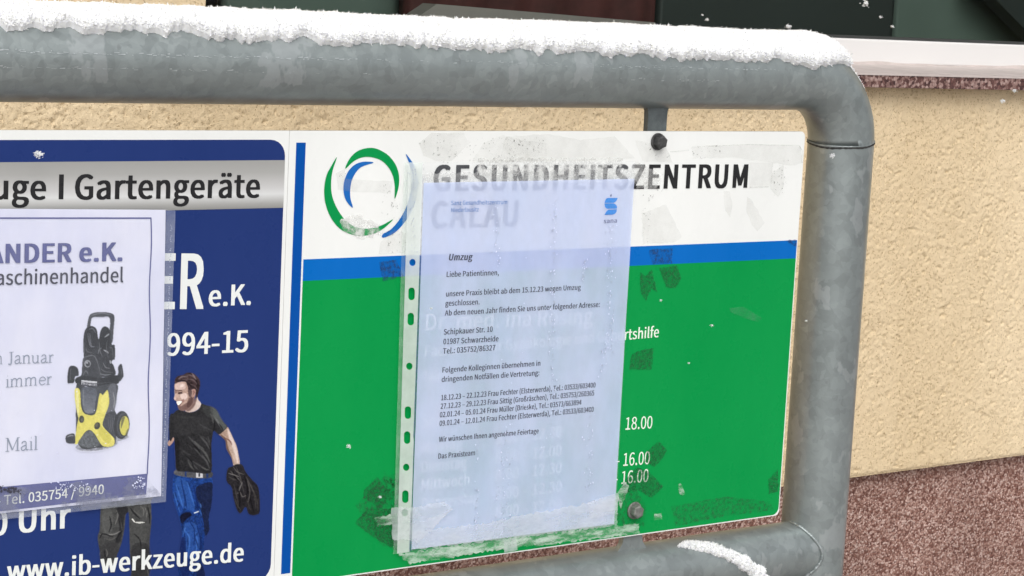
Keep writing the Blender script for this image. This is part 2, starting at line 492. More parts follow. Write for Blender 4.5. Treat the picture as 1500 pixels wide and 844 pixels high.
obj('drip_cover', dv_, [(0, 1, 2, 3), (4, 7, 6, 5), (0, 4, 5, 1), (1, 5, 6, 2), (2, 6, 7, 3), (0, 3, 7, 4)], M['seal'], bld)
# window
YF = .53
fz0 = at(1300, 94, YF)[1]; fz1 = at(1300, 58.5, YF)[1]
win = empty('window', (WX0, YF, fz0), ) ; win.parent = bld
po = WORLD[bld.name]; wo = WORLD[win.name]; win.location = tuple(wo[i] - po[i] for i in range(3))
box('frame', WX0, WX1, YF, YF + .07, fz0, fz1, M['pvc'], win, .002)
box('frame', WX0, WX0 + .03, YF + .0005, YF + .07, fz1 + .0002, WZ1 - .04, M['pvc'], win, .002)
box('frame', WX1 - .06, WX1, YF + .0005, YF + .07, fz1 + .0002, WZ1 - .04, M['pvc'], win, .002)
box('frame', WX0, WX1, YF, YF + .07, WZ1 - .0398, WZ1, M['pvc'], win, .002)
box('gasket', WX0 + .03, WX1 - .06, YF + .006, YF + .02, fz1 + .0003, fz1 + .0038, M['gasket'], win)
obj('pane', [(WX0 + .03, YF + .012, fz1 + .004), (WX1 - .06, YF + .012, fz1 + .004), (WX1 - .06, YF + .012, WZ1 - .04), (WX0 + .03, YF + .012, WZ1 - .04)], [(0, 1, 2, 3)], M['glass'], win)
# sealant bead with a wavering edge
bead = []
for x in np.arange(WX0, WX1, .01):
    j = .0012 * math.sin(x * 23) + .0008 * math.sin(x * 71 + 1)
    bead.append((x, j))
bvv, bff = [], []
for i, (x, j) in enumerate(bead):
    bvv += [(x, YF - .004 - j * .5, fz0 - .0035 - j * .3), (x, YF - .0035, fz0 + .001 + j * .6), (x, YF + .002, fz0 + .0022 + j)]
    if i:
        a = (i - 1) * 3; bff += [(a, a + 3, a + 4, a + 1), (a + 1, a + 4, a + 5, a + 2)]
obj('sealant_bead', bvv, bff, M['seal'], win, True)
# room behind the glass
room = empty('room_shell', (.8, 2.0, -.1), label='dim room seen through the dark window pane', cat='room')
rv = [(x, y, z) for x in (WX0 - .9, 3.2) for y in (.66, 2.6) for z in (-.6, WZ1 + .3)]
obj('room_lining', rv, [(2, 3, 7, 6), (0, 1, 3, 2), (4, 6, 7, 5), (0, 2, 6, 4), (1, 5, 7, 3)], M['room'], room)
YI = .80
def panel(name, px0, px1, mat, label, cat, y=YI, fold=0.0, ztop=.9, zb=-.3):  # panels added behind the glass to imitate its reflections
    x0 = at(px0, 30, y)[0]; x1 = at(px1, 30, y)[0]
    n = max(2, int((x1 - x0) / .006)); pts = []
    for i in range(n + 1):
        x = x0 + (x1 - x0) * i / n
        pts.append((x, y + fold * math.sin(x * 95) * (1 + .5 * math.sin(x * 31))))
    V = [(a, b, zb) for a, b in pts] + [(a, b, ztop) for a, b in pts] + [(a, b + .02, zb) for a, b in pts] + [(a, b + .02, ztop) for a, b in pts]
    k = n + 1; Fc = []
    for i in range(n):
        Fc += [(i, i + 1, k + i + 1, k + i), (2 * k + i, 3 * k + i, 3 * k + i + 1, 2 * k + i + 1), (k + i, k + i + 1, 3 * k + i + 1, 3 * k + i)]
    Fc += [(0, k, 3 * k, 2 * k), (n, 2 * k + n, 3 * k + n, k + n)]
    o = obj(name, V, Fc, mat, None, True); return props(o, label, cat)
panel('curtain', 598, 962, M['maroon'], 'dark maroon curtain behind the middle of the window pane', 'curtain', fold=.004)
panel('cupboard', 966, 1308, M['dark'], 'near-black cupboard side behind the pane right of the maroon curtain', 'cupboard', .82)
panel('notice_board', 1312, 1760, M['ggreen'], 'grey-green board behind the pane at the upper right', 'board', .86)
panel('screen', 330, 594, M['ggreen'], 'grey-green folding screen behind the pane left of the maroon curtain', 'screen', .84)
# slanted dark panel added to imitate a reflected edge
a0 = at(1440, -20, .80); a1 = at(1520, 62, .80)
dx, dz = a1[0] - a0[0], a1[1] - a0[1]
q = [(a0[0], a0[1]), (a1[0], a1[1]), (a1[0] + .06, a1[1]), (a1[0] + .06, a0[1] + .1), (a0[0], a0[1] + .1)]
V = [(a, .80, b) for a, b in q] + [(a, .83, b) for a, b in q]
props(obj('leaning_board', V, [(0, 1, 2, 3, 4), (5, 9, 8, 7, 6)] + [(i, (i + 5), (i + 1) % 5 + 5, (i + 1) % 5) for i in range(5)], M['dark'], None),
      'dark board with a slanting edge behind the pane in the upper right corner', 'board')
g0, g1, g2, g3 = [at(*p, .70) for p in ((560, 60), (960, 60), (960, 33), (640, 6))]  # grey wedge added to imitate the lower part of the reflection
V = [(a, .70, b) for a, b in (g0, g1, g2, g3)] + [(a, .73, b) for a, b in (g0, g1, g2, g3)]
props(obj('inner_ledge', V, [(0, 1, 2, 3), (4, 7, 6, 5), (3, 2, 6, 7), (0, 3, 7, 4), (1, 5, 6, 2), (0, 4, 5, 1)], M['ledge'], None),
      'grey wedge-shaped ledge behind the pane below the maroon curtain', 'ledge')

# ------------------------------------------------------------------ tubular frame
R = 0.0302
YC = 0.012
ZT, ZL, XP, XJ = 0.0485, -0.3945, 0.057, -0.003
frame = empty('tubular_frame', (XP, YC, -1.4), label='grey galvanised tube frame with rounded corner carrying the two signs', cat='frame')

def tube(name, path, r, mat, parent, n=48, cap=False):
    P = [np.array(p, float) for p in path]; rings = []
    for i, p in enumerate(P):
        tg = (P[min(i + 1, len(P) - 1)] - P[max(i - 1, 0)]); tg /= np.linalg.norm(tg)
        side = np.array([0, 1.0, 0]); up = np.cross(tg, side); up /= np.linalg.norm(up)
        rings.append([p + r * (math.cos(2 * math.pi * k / n) * up + math.sin(2 * math.pi * k / n) * side) for k in range(n)])
    A = np.array(rings + [[]] if False else rings); V = A.reshape(-1, 3).tolist(); Fc = []
    for i in range(len(P) - 1):
        for k in range(n):
            Fc.append((i * n + k, (i + 1) * n + k, (i + 1) * n + (k + 1) % n, i * n + (k + 1) % n))
    if cap: Fc += [tuple(range(n)), tuple(range((len(P) - 1) * n, len(P) * n))]
    return obj(name, V, Fc, mat, parent, True)
XL = -1.16
tube('top_rail', [(x, YC, ZT) for x in np.linspace(XL + .06, XJ, 30)], R, M['steel'], frame)
tube('elbow', [(XJ + .06 * math.sin(a), YC, ZT - .06 + .06 * math.cos(a)) for a in np.linspace(0, math.pi / 2, 16)] + [(XP, YC, ZT - .0601)], R, M['steel'], frame)
tube('post', [(XP, YC, z) for z in np.linspace(ZT - .0601, -1.4, 20)], R, M['steel'], frame)
tube('elbow', [(XL + .06 - .06 * math.sin(a), YC, ZT - .06 + .06 * math.cos(a)) for a in np.linspace(0, math.pi / 2, 16)], R, M['steel'], frame)
tube('post', [(XL, YC, z) for z in np.linspace(ZT - .0601, -1.4, 20)], R, M['steel'], frame)
RL = .0272
ZL = ZL + R - RL
tube('lower_rail', [(x, YC, ZL) for x in np.linspace(XL, XP, 30)], RL, M['steel'], frame)
# weld where elbow meets post: dark gap, bright lip
def ring_bead(name, fn, r, mat, n=80, t0=0, t1=2 * math.pi, jit=.25):
    V, Fc, s = [], [], 8
    for i in range(n + 1):
        t = t0 + (t1 - t0) * i / n
        c = np.array(fn(t)); tg = np.array(fn(t + .01)) - np.array(fn(t - .01)); tg /= np.linalg.norm(tg) + 1e-12
        a = np.cross(tg, [.3, .2, 1]); a /= np.linalg.norm(a); b = np.cross(tg, a)
        rr = r * (1 + jit * math.sin(i * 2.7) + jit * random.uniform(-1, 1))
        for k in range(s):
            th = 2 * math.pi * k / s; V.append(c + rr * (a * math.cos(th) + b * math.sin(th)))
        if i:
            for k in range(s):
                Fc.append(((i - 1) * s + k, i * s + k, i * s + (k + 1) % s, (i - 1) * s + (k + 1) % s))
    return obj(name, V, Fc, mat, frame, True)
zj = lambda t: ZT - .0590 + .0034 * math.cos(t) + .0022 * math.sin(t) + .0003 * math.sin(5 * t)
ring_bead('joint_groove', lambda t: (XP + R * math.cos(t), YC + R * math.sin(t), zj(t)), .0008, M['gap'], jit=.35)
ring_bead('weld_lip', lambda t: (XP + (R + .0001) * math.cos(t), YC + (R + .0001) * math.sin(t), zj(t) + .0013), .0006, M['steel'], jit=.3)
ring_bead('weld_bead', lambda t: (XP - math.sqrt(R * R - (RL * math.sin(t)) ** 2) - .0004, YC - (RL + .0005) * math.sin(t), ZL + (RL + .0005) * math.cos(t)), .0015, M['steel'], t0=0.02, t1=math.pi - .02)
# broken weld seam along the top rail front, its small highlights painted pale
def seam_line(angle, x0, x1, width, density, seed):
    rs = random.Random(seed); V, Fc = [], []
    x = x0
    while x < x1:
        ln = rs.uniform(.0006, .0042)
        if rs.random() < density * (0.6 + .6 * math.sin(x * 9 + seed)):
            a = angle + rs.uniform(-.03, .03); wd = width * rs.uniform(.4, 1.1)
            for (xx, aa) in ((x, a), (x + ln, a + rs.uniform(-.02, .02)), (x + ln, a + wd), (x, a + wd)):
                V.append((xx, YC - (R + .0004) * math.sin(aa), ZT + (R + .0004) * math.cos(aa)))
            k = len(V); Fc.append((k - 4, k - 3, k - 2, k - 1))
        x += ln * rs.uniform(.6, 1.8)
    return props(obj('seam_scratches', V, Fc, M['seamline'], frame), kind='stuff')
seam_line(1.36, -.95, -.05, .018, .75, 1)
seam_line(1.70, -.95, -.10, .014, .5, 2)
seam_line(1.40, -.95, -.15, .010, .5, 3)
seam_line(1.34, -.95, -.15, .008, .4, 4)

def tab(px, top, x0=None):
    """flat lug welded to the rail, flared where it meets the tube, running behind the sign"""
    wd = .0104; y0, y1 = .0042, .0098
    if top: prof = [(0.0245, wd + .006), (.0215, wd + .0025), (.017, wd + .0003), (.010, wd), (-.028, wd)]
    else: prof = [(ZL + RL - .004, wd + .008), (ZL + RL + .001, wd + .004), (ZL + RL + .005, wd + .001), (ZL + RL + .010, wd), (-.312, wd)]
    V, Fc = [], []
    for z, h in prof:
        V += [(px - h, y0, z), (px + h, y0, z), (px + h, y1, z), (px - h, y1, z)]
    for i in range(len(prof) - 1):
        for k in range(4):
            Fc.append((i * 4 + k, i * 4 + (k + 1) % 4, i * 4 + 4 + (k + 1) % 4, i * 4 + 4 + k))
    Fc += [(0, 1, 2, 3), tuple(range(len(V) - 4, len(V)))]
    return obj('mounting_lug', V, Fc, M['lug'] if top else M['steel'], frame)
BX = -.1685
for x in (BX, -.90):
    tab(x, True); tab(x, False)

# ------------------------------------------------------------------ signs
H = .3517
XS = -.5283
def rounded(x0, x1, z0, z1, r, n=6, corners=(1, 1, 1, 1)):
    """tl, tr, br, bl"""
    out = []
    for (cx, cz, a0, on) in ((x0, z1, 180, corners[0]), (x1, z1, 90, corners[1]), (x1, z0, 0, corners[2]), (x0, z0, 270, corners[3])):
        sx = 1 if cx == x0 else -1; sz = 1 if cz == z0 else -1
        if not on: out.append((cx, cz)); continue
        for k in range(n + 1):
            a = math.radians(a0 - 90 * k / n)
            out.append((cx + sx * r + r * math.cos(a), cz + sz * r + r * math.sin(a)))
    return out
def plate(name, pts, y0, y1, mat, parent, edge=None):
    n = len(pts)
    V = [(a, y0, b) for a, b in pts] + [(a, y1, b) for a, b in pts]
    Fc = [tuple(range(n)), tuple(range(2 * n - 1, n - 1, -1))] + [(i, i + n, (i + 1) % n + n, (i + 1) % n) for i in range(n)]
    o = obj(name, V, Fc, mat, parent)
    if edge:
        o.data.materials.append(edge)
        for p in list(o.data.polygons)[1:]: p.material_index = 1
    return o
def face(name, pts, y, mat, parent):
    return obj(name, [(a, y, b) for a, b in pts], [tuple(range(len(pts)))], mat, parent)

HS = empty('health_centre_sign', (XS / 2, 0, -H), label='white and green health centre sign with round crescent logo, bolted to the tube frame', cat='sign')
WS = empty('workshop_sign', (XS - .27, 0, -H), label='navy blue tool shop sign with silver band and walking workman', cat='sign')
plate('panel', rounded(XS + .0001, 0, -H, 0, .005, corners=(0, 1, 1, 0)), 0, .003, M['whiteboard'], HS, M['edge'])
XW = -1.06
plate('panel', rounded(XW, XS - .0001, -H, 0, .006, corners=(1, 0, 0, 1)), 0, .003, M['whiteboard'], WS, M['edge'])
# printed fields, each 0.15 mm above the last
E1 = -.00015
XG = -.5124
zb0, zb1 = -.0977, -.1142
face('green_field', rounded(XG, -.0010, -H + .001, zb1, .007, corners=(0, 0, 1, 0)), E1, M['green'], HS)
sheet('blue_band', XG, -.0010, zb1, zb0, E1, M['band'], HS)
sheet('blue_stripe', -.5222, -.5140, -.3425, -.009, E1, M['stripe'], HS)
zn = -.0068
XR = -.5315
face('navy_field', rounded(XW + .006, XR, -.3455, zn, .0125), E1, M['navy'], WS)
sheet('silver_band', XW + .006, XR, at(300, 307)[1], at(300, 235.5)[1], 2 * E1, M['silver'], WS)

